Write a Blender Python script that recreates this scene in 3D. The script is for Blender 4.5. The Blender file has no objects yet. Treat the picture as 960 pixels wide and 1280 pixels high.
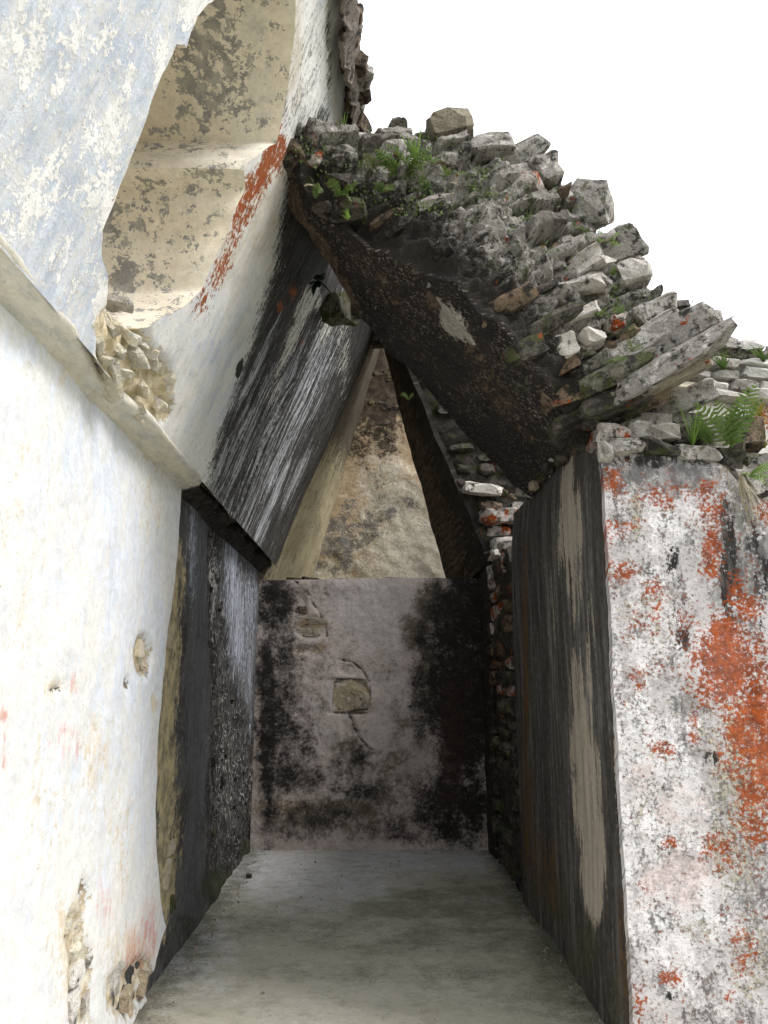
import bpy, bmesh, math, random
import numpy as np
from mathutils import Vector, Matrix, Quaternion
from mathutils.geometry import delaunay_2d_cdt

# ------------------------------------------------------------------ camera, sky, sun, exposure
scene = bpy.context.scene
COL = scene.collection
R = math.radians
FPX = 1000.0                      # focal length in pixels of a 960 x 1280 frame
PITCH, YAW, CAM = R(11.75), R(-0.8), Vector((0, 0, 1.6))
cd = bpy.data.cameras.new('camera'); cam = bpy.data.objects.new('camera', cd); COL.objects.link(cam)
cam.location = CAM; cam.rotation_euler = (R(90) + PITCH, 0, YAW)
cd.sensor_fit = 'VERTICAL'; cd.sensor_height = 36; cd.lens = 36 * FPX / 1280
cd.clip_start = 0.05; cd.clip_end = 2000
scene.camera = cam
scene.render.resolution_x, scene.render.resolution_y = 768, 1024
scene.cycles.max_bounces = 5; scene.cycles.diffuse_bounces = 4; scene.cycles.glossy_bounces = 1; scene.cycles.transmission_bounces = 1; scene.cycles.caustics_reflective = False

SUN_EL, SUN_AZ = R(50), R(108)     # azimuth clockwise from +Y (90 = +X)
world = bpy.data.worlds.new('World'); scene.world = world; world.use_nodes = True
wn, wl = world.node_tree.nodes, world.node_tree.links
wn.clear()
sky = wn.new('ShaderNodeTexSky'); sky.sky_type = 'NISHITA'; sky.sun_disc = False
sky.sun_elevation = SUN_EL; sky.sun_rotation = SUN_AZ; sky.dust_density = 4.0; sky.air_density = 1.0
wm = wn.new('ShaderNodeMix'); wm.data_type = 'RGBA'; wm.inputs['Factor'].default_value = 0.78
wl.new(sky.outputs['Color'], wm.inputs[6]); wm.inputs[7].default_value = (10.0, 10.0, 10.1, 1)   # thin bright cloud
bg = wn.new('ShaderNodeBackground'); bg.inputs['Strength'].default_value = 0.10
wo = wn.new('ShaderNodeOutputWorld')
wl.new(wm.outputs[2], bg.inputs['Color']); wl.new(bg.outputs[0], wo.inputs[0])
sd = bpy.data.lights.new('sun', 'SUN'); sd.energy = 1.5; sd.angle = R(22); sd.color = (1, .975, .94)
sun = bpy.data.objects.new('sun', sd); COL.objects.link(sun)
sdir = Vector((math.sin(SUN_AZ) * math.cos(SUN_EL), math.cos(SUN_AZ) * math.cos(SUN_EL), math.sin(SUN_EL)))
sun.rotation_euler = sdir.to_track_quat('Z', 'Y').to_euler()
sun.location = (6, 0, 9)
vs = scene.view_settings
vs.view_transform = 'Standard'; vs.look = 'None'; vs.exposure = 0.98; vs.gamma = 1; vs.use_curve_mapping = False

# ------------------------------------------------------------------ survey helpers
CQ = cam.rotation_euler.to_matrix()
def ray(px, py):
    return (CQ @ Vector(((px - 480) / FPX, (640 - py) / FPX, -1))).normalized()
def at(px, py, Y):
    d = ray(px, py); return CAM + d * (Y / d.y)

class Surf:
    """plane with origin O and unit axes U, V; normal U x V"""
    def __init__(s, O, U, V):
        s.O, s.U, s.V = Vector(O), Vector(U).normalized(), Vector(V).normalized()
        s.n = s.U.cross(s.V).normalized()
    def px(s, x, y):
        d = ray(x, y); t = (s.O - CAM).dot(s.n) / d.dot(s.n)
        q = CAM + d * t - s.O
        return (q.dot(s.U), q.dot(s.V))
    def P(s, u, v, w=0.0): return s.O + s.U * u + s.V * v + s.n * w

def _h(i, j, k, seed):
    n = (i * 374761393 + j * 668265263 + k * 2147483647 + seed * 974711) & 0xffffffff
    n = ((n ^ (n >> 13)) * 1274126177) & 0xffffffff
    n = ((n ^ (n >> 16)) * 2246822519) & 0xffffffff
    return ((n ^ (n >> 15)) & 0xffff) / 65535.0
def vnoise(x, y, z=None, seed=0):
    x = np.asarray(x, float); y = np.asarray(y, float)
    z = np.zeros_like(x) if z is None else np.asarray(z, float)
    i, j, k = (np.floor(a).astype(np.int64) for a in (x, y, z))
    f = [x - i, y - j, z - k]; f = [t * t * (3 - 2 * t) for t in f]
    o = 0
    for a in (0, 1):
        for b in (0, 1):
            for c in (0, 1):
                w = (f[0] if a else 1 - f[0]) * (f[1] if b else 1 - f[1]) * (f[2] if c else 1 - f[2])
                o = o + w * _h(i + a, j + b, k + c, seed)
    return o
def fbm(x, y, z=None, seed=0, oct=4):
    o, a, t = 0, 1.0, 0
    x = np.asarray(x, float); y = np.asarray(y, float); z = np.zeros_like(x) if z is None else np.asarray(z, float)
    for q in range(oct):
        o = o + a * vnoise(x, y, z, seed + q * 17); t += a; a *= .5
        x, y, z = x * 2.03 + 3.1, y * 2.03 + 1.7, z * 2.03 + 5.3
    return o / t

def blobs(S, items, base=0.0):
    """coverage field on a surface: soft ellipses; each (x, y, rx, ry, strength=1, tilt=0)"""
    pre = []
    for it in items:
        x, y, rx, ry = it[:4]; st = it[4] if len(it) > 4 else 1.0; an = R(it[5]) if len(it) > 5 else 0
        c = np.array(S.px(x, y)); ex = np.array(S.px(x + 2, y)); ey = np.array(S.px(x, y + 2))
        J = np.stack([(ex - c) / 2, (ey - c) / 2], 1)
        pre.append((c, np.linalg.inv(J), rx, ry, st, math.cos(an), math.sin(an)))
    def f(u, v):
        pos = np.full_like(u, base); neg = np.zeros_like(u)
        for c, Ji, rx, ry, st, ca, sa in pre:
            du, dv = u - c[0], v - c[1]
            a = Ji[0, 0] * du + Ji[0, 1] * dv; b = Ji[1, 0] * du + Ji[1, 1] * dv
            a, b = a * ca + b * sa, -a * sa + b * ca
            d = np.sqrt((a / rx) ** 2 + (b / ry) ** 2)
            w = np.clip(1.5 - d, 0, 1)
            if st >= 0: pos = np.maximum(pos, w * st)
            else: neg = np.maximum(neg, -w * st)
        return np.clip(pos - neg, 0, 1)
    return f
def ramp(x, a, b): return np.clip((x - a) / (b - a), 0, 1)
def poly(S, pts, soft=0.06):
    """coverage field: 1 inside a polygon, soft edge"""
    q = np.array([S.px(*p) for p in pts])
    def f(u, v):
        ins = inside(u, v, q); d = edge_dist(u, v, q)
        return np.clip(.5 + np.where(ins, d, -d) / soft * .5, 0, 1)
    return f
def inside(x, y, q):
    r = np.zeros(x.shape, bool)
    for i in range(len(q)):
        (x1, y1), (x2, y2) = q[i - 1], q[i]
        if y1 == y2: continue
        c = ((y1 > y) != (y2 > y)) & (x < (x2 - x1) * (y - y1) / (y2 - y1) + x1)
        r ^= c
    return r
def edge_dist(x, y, q):
    d = np.full(x.shape, 1e9)
    for i in range(len(q)):
        a, b = np.array(q[i - 1]), np.array(q[i]); e = b - a; L = e @ e
        if L < 1e-12: continue
        t = np.clip(((x - a[0]) * e[0] + (y - a[1]) * e[1]) / L, 0, 1)
        d = np.minimum(d, np.hypot(x - a[0] - t * e[0], y - a[1] - t * e[1]))
    return d
def resample(pts, step, seed=0, jag=0.0):
    out = []
    for i in range(len(pts)):
        a, b = Vector(pts[i]), Vector(pts[(i + 1) % len(pts)])
        n = max(1, int((b - a).length / step)); e = (b - a)
        if e.length < 1e-9: continue
        nn = Vector((-e.y, e.x)).normalized()
        for k in range(n):
            p = a + e * (k / n)
            if jag:
                w = float(fbm(np.array([p.x * 9]), np.array([p.y * 9]), seed=seed, oct=3)[0]) - .5
                p = p + nn * (w * 2 * jag)
            out.append((p.x, p.y))
    return out

# ------------------------------------------------------------------ object helpers
def link(o, parent=None):
    COL.objects.link(o)
    if parent is not None: o.parent = parent
    return o
def thing(name, label, cat, loc=(0, 0, 0), group=None):
    o = bpy.data.objects.new(name, None); COL.objects.link(o); o.location = loc; o.empty_display_size = .1
    o['label'] = label; o['category'] = cat
    if group: o['group'] = group
    return o
def reparent(o, parent):
    """child keeps its world coordinates although the parent Empty stands elsewhere"""
    o.parent = parent; o.matrix_parent_inverse = Matrix.Translation(-Vector(parent.location))
    return o
def mesh_obj(name, verts, faces, mat, parent=None, smooth=False):
    me = bpy.data.meshes.new(name); me.from_pydata([tuple(v) for v in verts], [], faces); me.update()
    if smooth: me.polygons.foreach_set('use_smooth', [True] * len(me.polygons))
    me.materials.append(mat)
    o = bpy.data.objects.new(name, me); COL.objects.link(o)
    if parent is not None: reparent(o, parent)
    return o
def sheet(name, S, outline, mat, parent, step=.03, holes=(), disp=None, attrs=None, rim=0.0, jag=0.0, seed=1, kind=None):
    rng = np.random.default_rng(seed)
    loops = [resample(outline, step, seed, jag)] + [resample(h, step, seed) if isinstance(h[0], tuple) else h for h in holes]
    polys = [np.array(l) for l in loops]
    mn, mx = polys[0].min(0), polys[0].max(0)
    gu, gv = np.meshgrid(np.arange(mn[0], mx[0], step), np.arange(mn[1], mx[1], step))
    gu = gu.ravel() + rng.uniform(-.3, .3, gu.size) * step; gv = gv.ravel() + rng.uniform(-.3, .3, gv.size) * step
    keep = inside(gu, gv, polys[0])
    for p in polys[1:]: keep &= ~inside(gu, gv, p)
    gu, gv = gu[keep], gv[keep]
    for p in polys:
        d = edge_dist(gu, gv, p) > step * .45; gu, gv = gu[d], gv[d]
    pts, edges = [], []
    for p in polys:
        b = len(pts); n = len(p); pts += [tuple(q) for q in p]; edges += [(b + i, b + (i + 1) % n) for i in range(n)]
    pts += list(zip(gu, gv))
    vv, ee, ff, *_ = delaunay_2d_cdt([Vector(p) for p in pts], edges, [], 0, 1e-6)
    V2 = np.array([tuple(v) for v in vv]); F = np.array([f for f in ff])
    cen = V2[F].mean(1)
    ok = inside(cen[:, 0], cen[:, 1], polys[0])
    for p in polys[1:]: ok &= ~inside(cen[:, 0], cen[:, 1], p)
    F = F[ok]
    e1 = V2[F[:, 1]] - V2[F[:, 0]]; e2 = V2[F[:, 2]] - V2[F[:, 0]]
    ar = e1[:, 0] * e2[:, 1] - e1[:, 1] * e2[:, 0]
    F = F[np.abs(ar) > 1e-10]; ar = ar[np.abs(ar) > 1e-10]
    F[ar < 0] = F[ar < 0][:, ::-1]
    used = np.unique(F); rm = -np.ones(len(V2), int); rm[used] = np.arange(len(used)); V2 = V2[used]; F = rm[F]
    u, v = V2[:, 0], V2[:, 1]
    w = disp(u, v) if disp else np.zeros_like(u)
    A = {k: f(u, v) for k, f in (attrs or {}).items()}
    O, U, Vv, n = (np.array(t) for t in (S.O, S.U, S.V, S.n))
    P = O + u[:, None] * U + v[:, None] * Vv + w[:, None] * n
    faces = [tuple(map(int, f)) for f in F]
    if rim > 0:
        E = {}
        for f in faces:
            for a, b in ((f[0], f[1]), (f[1], f[2]), (f[2], f[0])):
                if (b, a) in E: del E[(b, a)]
                else: E[(a, b)] = 1
        bv = sorted({x for e in E for x in e}); mp = {x: len(P) + i for i, x in enumerate(bv)}
        P = np.vstack([P, P[bv] - n * rim]); u = np.concatenate([u, u[bv]]); v = np.concatenate([v, v[bv] + rim])
        A = {k: np.concatenate([a, a[bv]]) for k, a in A.items()}
        faces += [(b, a, mp[a], mp[b]) for a, b in E]
    o = mesh_obj(name, P, faces, mat, parent, smooth=True)
    me = o.data
    uvl = me.uv_layers.new(name='UVMap'); li = np.zeros(len(me.loops), int); me.loops.foreach_get('vertex_index', li)
    uvl.data.foreach_set('uv', np.stack([u[li], v[li]], 1).ravel())
    for k, a in A.items():
        at_ = me.attributes.new(k, 'FLOAT', 'POINT'); at_.data.foreach_set('value', a.astype(np.float32))
    if rim > 0:
        me.set_sharp_from_angle(angle=R(50))
    if kind: o['kind'] = kind
    return o
def box(name, lo, hi, mat, parent):
    (a, b, c), (d, e, f) = lo, hi
    v = [(a, b, c), (d, b, c), (d, e, c), (a, e, c), (a, b, f), (d, b, f), (d, e, f), (a, e, f)]
    return mesh_obj(name, v, [(0, 3, 2, 1), (4, 5, 6, 7), (0, 1, 5, 4), (1, 2, 6, 5), (2, 3, 7, 6), (3, 0, 4, 7)], mat, parent)
def prism(name, prof, y0, y1, mat, parent):
    n = len(prof)
    v = [(x, y0, z) for x, z in prof] + [(x, y1, z) for x, z in prof]
    f = [tuple(range(n)), tuple(range(2 * n - 1, n - 1, -1))] + [(i, i + n, (i + 1) % n + n, (i + 1) % n) for i in range(n)]
    return mesh_obj(name, v, f, mat, parent)

# ------------------------------------------------------------------ materials
class MB:
    def __init__(s, name):
        s.m = bpy.data.materials.new(name); s.m.use_nodes = True
        s.t = s.m.node_tree; s.t.nodes.clear()
        s.out = s.N('ShaderNodeOutputMaterial'); s.b = s.N('ShaderNodeBsdfPrincipled')
        s.t.links.new(s.b.outputs[0], s.out.inputs[0]); s.b.inputs['Specular IOR Level'].default_value = .25
    def N(s, t, **k):
        n = s.t.nodes.new(t)
        for a, v in k.items(): setattr(n, a, v)
        return n
    def put(s, sock, v):
        if isinstance(v, bpy.types.NodeSocket): s.t.links.new(v, sock)
        elif v is not None:
            if sock.type == 'RGBA' and len(v) == 3: v = (*v, 1)
            sock.default_value = v
    def math(s, op, a, b=None, c=None, clamp=False):
        n = s.N('ShaderNodeMath', operation=op, use_clamp=clamp)
        for i, v in enumerate((a, b, c)):
            if v is not None: s.put(n.inputs[i], v)
        return n.outputs[0]
    def mix(s, f, a, b):
        n = s.N('ShaderNodeMix', data_type='RGBA'); s.put(n.inputs[0], f); s.put(n.inputs[6], a); s.put(n.inputs[7], b)
        return n.outputs[2]
    def step(s, x, lo, hi):
        n = s.N('ShaderNodeMapRange', interpolation_type='SMOOTHSTEP'); s.put(n.inputs[0], x)
        n.inputs[1].default_value = lo; n.inputs[2].default_value = hi
        return n.outputs[0]
    def coord(s, kind):
        if kind == 'uv': return s.N('ShaderNodeUVMap', uv_map='UVMap').outputs[0]
        if kind == 'pos': return s.N('ShaderNodeNewGeometry').outputs['Position']
        return s.N('ShaderNodeTexCoord').outputs['Object']
    def noise(s, co, scale=1.0, stretch=(1, 1, 1), detail=6, rough=.6, dist=0.0, off=0.0):
        mp = s.N('ShaderNodeMapping'); s.put(mp.inputs[0], co); mp.inputs['Scale'].default_value = stretch
        mp.inputs['Location'].default_value = (off, off * 1.7, off * .6)
        n = s.N('ShaderNodeTexNoise'); s.put(n.inputs['Vector'], mp.outputs[0]); n.inputs['Scale'].default_value = scale
        n.inputs['Detail'].default_value = detail; n.inputs['Roughness'].default_value = rough; n.inputs['Distortion'].default_value = dist
        return n.outputs[0]
    def attr(s, name): return s.N('ShaderNodeAttribute', attribute_name=name).outputs['Fac']
    def finish(s, col, height=None, bump=.4, dist=.01, rough=.9):
        s.put(s.b.inputs['Base Color'], col); s.put(s.b.inputs['Roughness'], rough)
        if height is not None:
            n = s.N('ShaderNodeBump'); n.inputs['Strength'].default_value = bump; n.inputs['Distance'].default_value = dist
            s.put(n.inputs['Height'], height); s.put(s.b.inputs['Normal'], n.outputs[0])
        return s.m

def plaster(name, base, layers, kind='uv', bump=.5, dist=.012, grain=45, basescale=2.2, grime=.35, fleck=.12):
    """base: list of colours mixed by noise; layers: dicts(attr, col, col2, scale, stretch, amp, soft, relief)"""
    B = MB(name); co = B.coord(kind)
    n0 = B.noise(co, basescale, off=1.3); n1 = B.noise(co, basescale * 4.3, off=7.1, detail=5, rough=.68)
    col = B.mix(B.step(n0, .38, .62), base[0], base[1])
    if len(base) > 2: col = B.mix(B.math('MULTIPLY', B.step(n1, .5, .68), .75), col, base[2])
    if len(base) > 3: col = B.mix(B.math('MULTIPLY', B.step(B.noise(co, basescale * 11, off=3.3, detail=4, rough=.7), .55, .68), .7), col, base[3])
    fine = B.noise(co, grain, off=2.2, detail=5, rough=.75)
    mot = B.noise(co, grain * .5, off=9.4, detail=5, rough=.78)
    h = B.math('MULTIPLY', fine, .5); h = B.math('ADD', h, B.math('MULTIPLY', n1, .6))
    for i, L in enumerate(layers):
        n = B.noise(co, L.get('scale', 8), (*L.get('stretch', (1, 1)), 1), detail=L.get('detail', 5), rough=L.get('rough', .68), dist=L.get('warp', 0), off=11.7 * (i + 1))
        a = B.attr(L['attr'])
        x = B.math('ADD', a, B.math('MULTIPLY', B.math('SUBTRACT', n, .5), L.get('amp', 1.6)))
        x = B.math('ADD', x, B.math('MULTIPLY', B.math('SUBTRACT', fine if i % 2 else mot, .5), L.get('amp2', 1.5)))
        so = L.get('soft', .08)
        m = B.step(x, .5 - so, .5 + so)
        c2 = L['col']
        if 'col2' in L:
            k = B.noise(co, L.get('scale2', 14), (*L.get('stretch2', L.get('stretch', (1, 1))), 1), detail=4, rough=.72, off=5.9 * (i + 2))
            c2 = B.mix(B.step(k, L.get('lo', .42), L.get('hi', .62)), L['col'], L['col2'])
        mm = B.math('MULTIPLY', m, L.get('max', 1.0))
        col = B.mix(mm, col, c2)
        if abs(L.get('relief', 0)) > .55: h = B.math('ADD', h, B.math('MULTIPLY', m, L['relief']))
    col = B.mix(B.math('MULTIPLY', B.step(fine, .60, .70), grime), col, (.05, .045, .04))
    col = B.mix(B.math('MULTIPLY', B.step(mot, .60, .72), fleck), col, (.70, .68, .65))
    # value mottling so that no area is flat
    hs = B.N('ShaderNodeHueSaturation'); B.put(hs.inputs['Color'], col)
    B.put(hs.inputs['Value'], B.math('ADD', B.math('MULTIPLY', mot, .8), .60))
    return B.finish(hs.outputs[0], h, bump, dist)

BLACK, BLACK2, DKGREY = (.012, .011, .011), (.035, .031, .027), (.085, .083, .082)
ORANGE, ORANGE2 = (.40, .080, .011), (.19, .042, .012)

M = {}
M['white_plaster'] = plaster('white_plaster', [(.74, .735, .715), (.69, .695, .69), (.62, .64, .68)], [
    dict(attr='blue', col=(.60, .66, .76), col2=(.70, .74, .80), scale=5, stretch=(1.6, .5), amp=2.2, soft=.25, max=.8),
    dict(attr='tan', col=(.58, .47, .30), col2=(.70, .62, .48), scale=9, stretch=(2, .8), amp=1.5, soft=.15, max=.7),
    dict(attr='exposed', col=(.42, .34, .22), col2=(.62, .58, .48), scale=16, amp=1.5, soft=.07, relief=-2.2, lo=.4, hi=.6),
    dict(attr='hole', col=(.16, .13, .09), col2=(.30, .25, .18), scale=24, amp=1.3, soft=.06, relief=-2.5),
    dict(attr='red', col=(.50, .10, .06), col2=(.62, .30, .22), scale=22, stretch=(1.6, .5), amp=1.6, soft=.25, max=.6)], bump=.5, basescale=1.3, grime=.22, fleck=.3)
M['vault_plaster'] = plaster('vault_plaster', [(.74, .74, .74), (.80, .79, .76), (.62, .66, .72)], [
    dict(attr='blue', col=(.46, .52, .62), col2=(.62, .67, .75), scale=4.5, stretch=(1.5, .9), amp=1.6, amp2=2.0, soft=.3, max=.95, scale2=9, stretch2=(2.2, .6)),
    dict(attr='white', col=(.86, .855, .84), scale=6, stretch=(1.5, .8), amp=2.6, amp2=1.6, soft=.05, relief=.7, rough=.74),
    dict(attr='warm', col=(.58, .52, .42), col2=(.70, .66, .58), scale=5, stretch=(2, .6), amp=1.6, soft=.25, max=.8),
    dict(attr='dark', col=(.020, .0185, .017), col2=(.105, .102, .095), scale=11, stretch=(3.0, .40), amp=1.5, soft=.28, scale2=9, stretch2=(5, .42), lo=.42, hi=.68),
    dict(attr='streak', col=(.64, .66, .70), col2=(.24, .245, .255), scale=7, stretch=(3.6, .30), amp=2.6, amp2=1.2, soft=.26, max=.88),
    dict(attr='pale', col=(.72, .70, .64), col2=(.52, .50, .45), scale=13, stretch=(2.5, .5), amp=2.3, soft=.07, relief=.6),
    dict(attr='sill', col=(.70, .62, .45), col2=(.46, .38, .24), scale=9, amp=1.0, soft=.1, relief=.6, scale2=16),
    dict(attr='orange', col=(.33, .075, .016), col2=(.24, .11, .055), scale=24, stretch=(1.5, .6), amp=1.7, amp2=2.0, soft=.10, relief=.4, scale2=34, lo=.42, hi=.66),
    dict(attr='spot', col=(.03, .03, .032), scale=30, amp=.9, soft=.06)], bump=.5)
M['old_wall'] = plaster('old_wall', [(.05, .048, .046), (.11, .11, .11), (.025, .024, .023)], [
    dict(attr='tan', col=(.46, .39, .23), col2=(.20, .18, .12), scale=8, stretch=(1.2, .8), amp=1.9, soft=.2, lo=.40, hi=.64, scale2=10),
    dict(attr='slate', col=(.13, .135, .145), col2=(.06, .06, .064), scale=8, stretch=(4, .3), amp=1.3, soft=.2, max=.9),
    dict(attr='rubble', col=(.016, .015, .014), col2=(.085, .08, .075), scale=16, amp=1.2, soft=.1, relief=-1.2, scale2=20, stretch2=(1, .6), lo=.46, hi=.6),
    dict(attr='flake', col=(.46, .45, .44), col2=(.13, .12, .11), scale=26, stretch=(1.2, .8), amp=2.2, amp2=2.2, soft=.06, relief=.8),
    dict(attr='streak', col=(.44, .48, .56), col2=(.12, .13, .15), scale=10, stretch=(5, .26), amp=2.3, amp2=1.8, soft=.2, scale2=9, lo=.4, hi=.6),
    dict(attr='green', col=(.03, .045, .016), col2=(.06, .055, .03), scale=14, amp=1.4, soft=.2, max=.8)], bump=.7, dist=.018, grain=38)
M['niche'] = plaster('niche_plaster', [(.84, .76, .62), (.87, .81, .70), (.80, .72, .60)], kind='pos', layers=[
    dict(attr='grey', col=(.30, .295, .285), col2=(.44, .42, .38), scale=13, amp=2.7, amp2=1.6, soft=.05, relief=-.8, rough=.78),
    dict(attr='pale', col=(.74, .70, .62), scale=9, amp=1.7, soft=.2, max=.8)], bump=.45, basescale=2)
M['screen'] = plaster('screen_wall_plaster', [(.46, .395, .365), (.53, .47, .44), (.33, .28, .255), (.19, .16, .14)], [
    dict(attr='pale', col=(.54, .50, .495), col2=(.45, .415, .41), scale=6, amp=1.5, soft=.25, max=.85),
    dict(attr='ochre', col=(.26, .19, .09), col2=(.32, .24, .14), scale=10, amp=1.2, soft=.12, max=.8),
    dict(attr='olive', col=(.075, .066, .042), col2=(.13, .11, .075), scale=7, amp=1.5, amp2=1.4, soft=.28, max=.9),
    dict(attr='dark', col=(.016, .0145, .0135), col2=(.045, .038, .034), scale=7, amp=1.7, amp2=1.1, soft=.40, rough=.74, scale2=18, lo=.5, hi=.68),
    dict(attr='crack_shadow', col=(.035, .028, .022), scale=22, amp=1.6, amp2=1.5, soft=.2, max=.85),
    dict(attr='rust', col=(.045, .026, .02), col2=(.022, .016, .013), scale=8, amp=1.4, soft=.25, max=.8)], bump=.8, dist=.015)
M['end'] = plaster('end_wall_plaster', [(.54, .41, .26), (.60, .48, .33), (.44, .32, .19)], [
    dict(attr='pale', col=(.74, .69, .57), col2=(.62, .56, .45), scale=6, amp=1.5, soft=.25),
    dict(attr='grey', col=(.16, .155, .145), col2=(.30, .28, .25), scale=8, amp=1.8, soft=.12, max=.9),
    dict(attr='dark', col=(.05, .036, .026), col2=(.10, .075, .05), scale=9, amp=1.3, soft=.2)], bump=.8, dist=.02)
M['tan_slope'] = plaster('tan_slope_plaster', [(.36, .31, .2), (.46, .41, .28), (.24, .2, .12)], [
    dict(attr='dark', col=(.05, .043, .032), col2=(.12, .1, .07), scale=8, stretch=(3, .4), amp=1.5, soft=.2)], bump=.6)
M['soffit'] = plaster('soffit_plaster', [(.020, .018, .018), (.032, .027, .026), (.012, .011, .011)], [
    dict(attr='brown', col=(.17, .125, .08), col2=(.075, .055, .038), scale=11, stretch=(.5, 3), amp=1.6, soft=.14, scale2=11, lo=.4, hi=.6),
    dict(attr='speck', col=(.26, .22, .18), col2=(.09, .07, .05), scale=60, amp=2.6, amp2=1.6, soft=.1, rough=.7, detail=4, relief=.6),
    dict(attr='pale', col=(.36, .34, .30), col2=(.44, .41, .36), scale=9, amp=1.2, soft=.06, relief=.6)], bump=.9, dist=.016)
M['pier_front'] = plaster('pier_front_plaster', [(.60, .575, .59), (.48, .46, .47), (.70, .68, .69), (.32, .30, .295)], [
    dict(attr='white', col=(.80, .785, .80), col2=(.72, .70, .72), scale=9, amp=1.8, soft=.16, max=.9),
    dict(attr='grey', col=(.12, .118, .118), col2=(.30, .295, .29), scale=8, stretch=(1.4, .8), amp=2.2, amp2=2.4, soft=.22, rough=.75, max=.95),
    dict(attr='speckle', col=(.46, .43, .36), col2=(.17, .165, .14), scale=30, amp=1.7, soft=.12, scale2=44, lo=.46, hi=.56, relief=.5),
    dict(attr='dark', col=(.018, .018, .018), col2=(.07, .07, .07), scale=10, stretch=(3, .6), amp=2.0, soft=.1),
    dict(attr='pink', col=(.66, .54, .53), scale=12, amp=1.8, soft=.2, max=.6),
    dict(attr='orange', col=ORANGE, col2=ORANGE2, scale=10, amp=2.1, amp2=3.3, soft=.20, rough=.8, relief=.5, scale2=22, lo=.36, hi=.66, max=.93)], bump=.9, dist=.018, grain=60, grime=.6, fleck=.3)
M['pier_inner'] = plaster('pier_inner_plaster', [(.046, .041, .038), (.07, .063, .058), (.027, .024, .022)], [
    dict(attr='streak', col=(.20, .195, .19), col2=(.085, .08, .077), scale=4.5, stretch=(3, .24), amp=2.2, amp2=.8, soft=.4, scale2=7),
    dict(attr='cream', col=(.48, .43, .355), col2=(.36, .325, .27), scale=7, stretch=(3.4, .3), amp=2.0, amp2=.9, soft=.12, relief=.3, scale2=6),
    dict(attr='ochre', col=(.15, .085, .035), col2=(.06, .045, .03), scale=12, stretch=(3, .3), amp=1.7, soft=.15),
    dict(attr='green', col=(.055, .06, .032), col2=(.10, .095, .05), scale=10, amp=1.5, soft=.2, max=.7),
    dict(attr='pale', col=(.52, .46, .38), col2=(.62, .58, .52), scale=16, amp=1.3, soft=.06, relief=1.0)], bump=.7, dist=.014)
M['far_soffit'] = plaster('far_soffit_plaster', [(.02, .018, .016), (.038, .033, .028), (.013, .012, .011)], [
    dict(attr='brown', col=(.15, .115, .08), col2=(.06, .047, .036), scale=9, stretch=(.4, 3.0), amp=1.7, soft=.2)], bump=.7)
M['floor'] = plaster('floor_cement', [(.41, .40, .325), (.46, .45, .38), (.34, .33, .265)], [
    dict(attr='cool', col=(.58, .59, .60), col2=(.50, .505, .51), scale=5, amp=1.6, soft=.35, max=.9),
    dict(attr='dark_patch', col=(.17, .168, .13), col2=(.25, .245, .195), scale=4, amp=2.0, amp2=1.4, soft=.4, rough=.7, max=.85),
    dict(attr='green', col=(.14, .15, .10), col2=(.21, .22, .16), scale=7, amp=1.6, soft=.25, max=.6),
    dict(attr='dirt', col=(.06, .06, .045), col2=(.12, .115, .09), scale=9, amp=1.6, soft=.4, max=.75)], bump=.4, dist=.008, grain=60, basescale=1.6, grime=.55, fleck=.3)

def rock(name, cols, moss=.0, dark=.0, orange=.0, white=.0, bump=.8, soot=False):
    B = MB(name); co = B.coord('pos')
    rnd = B.N('ShaderNodeObjectInfo').outputs['Random']
    n1 = B.noise(co, 7, off=1.1, detail=4); n2 = B.noise(co, 26, off=4.2, detail=5, rough=.75); n3 = B.noise(co, 95, off=8.2, detail=3, rough=.7)
    col = B.mix(B.step(B.math('ADD', n1, B.math('MULTIPLY', B.math('SUBTRACT', rnd, .5), .5)), .35, .65), cols[0], cols[1])
    col = B.mix(B.math('MULTIPLY', B.step(n2, .48, .66), .8), col, cols[2])
    if white: col = B.mix(B.math('MULTIPLY', B.step(B.math('ADD', B.noise(co, 17, off=13, detail=5, rough=.7), white), .56, .66), .85), col, (.62, .60, .57))
    if dark: col = B.mix(B.math('MULTIPLY', B.step(B.math('ADD', B.noise(co, 13, off=17, detail=5, rough=.74), dark), .52, .64), .93), col, (.022, .02, .018))
    if moss: col = B.mix(B.math('MULTIPLY', B.step(B.math('ADD', B.noise(co, 9, off=23, detail=5, rough=.7), moss), .56, .68), .85), col, B.mix(n3, (.035, .05, .012), (.09, .10, .03)))
    if orange: col = B.mix(B.step(B.math('ADD', B.noise(co, 8, off=31, detail=5, rough=.72), orange), .60, .66), col, B.mix(B.step(n3, .4, .6), ORANGE2, ORANGE))
    if soot: col = B.mix(B.math('MULTIPLY', B.step(B.attr('tone'), .55, 1.0), .6), col, (.52, .49, .45)); col = B.mix(B.math('MULTIPLY', B.step(B.attr('tone'), .22, .0), .6), col, (.085, .075, .062))
    if soot: col = B.mix(B.step(B.math('ADD', B.attr('soot'), B.math('MULTIPLY', B.math('SUBTRACT', n2, .5), 1.6)), .3, .7), col, B.mix(n3, (.012, .011, .010), (.05, .043, .036)))
    hs = B.N('ShaderNodeHueSaturation'); B.put(hs.inputs['Color'], col); B.put(hs.inputs['Value'], B.math('ADD', B.math('MULTIPLY', n3, .9), .55))
    h = B.math('ADD', B.math('MULTIPLY', n2, .8), B.math('MULTIPLY', n3, .35))
    return B.finish(hs.outputs[0], h, bump, .04)
GREY3 = [(.34, .32, .295), (.46, .435, .405), (.19, .175, .16)]
M['rock'] = rock('rubble_stone', GREY3, moss=.01, dark=.01, orange=-.02, white=.02)
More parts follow.
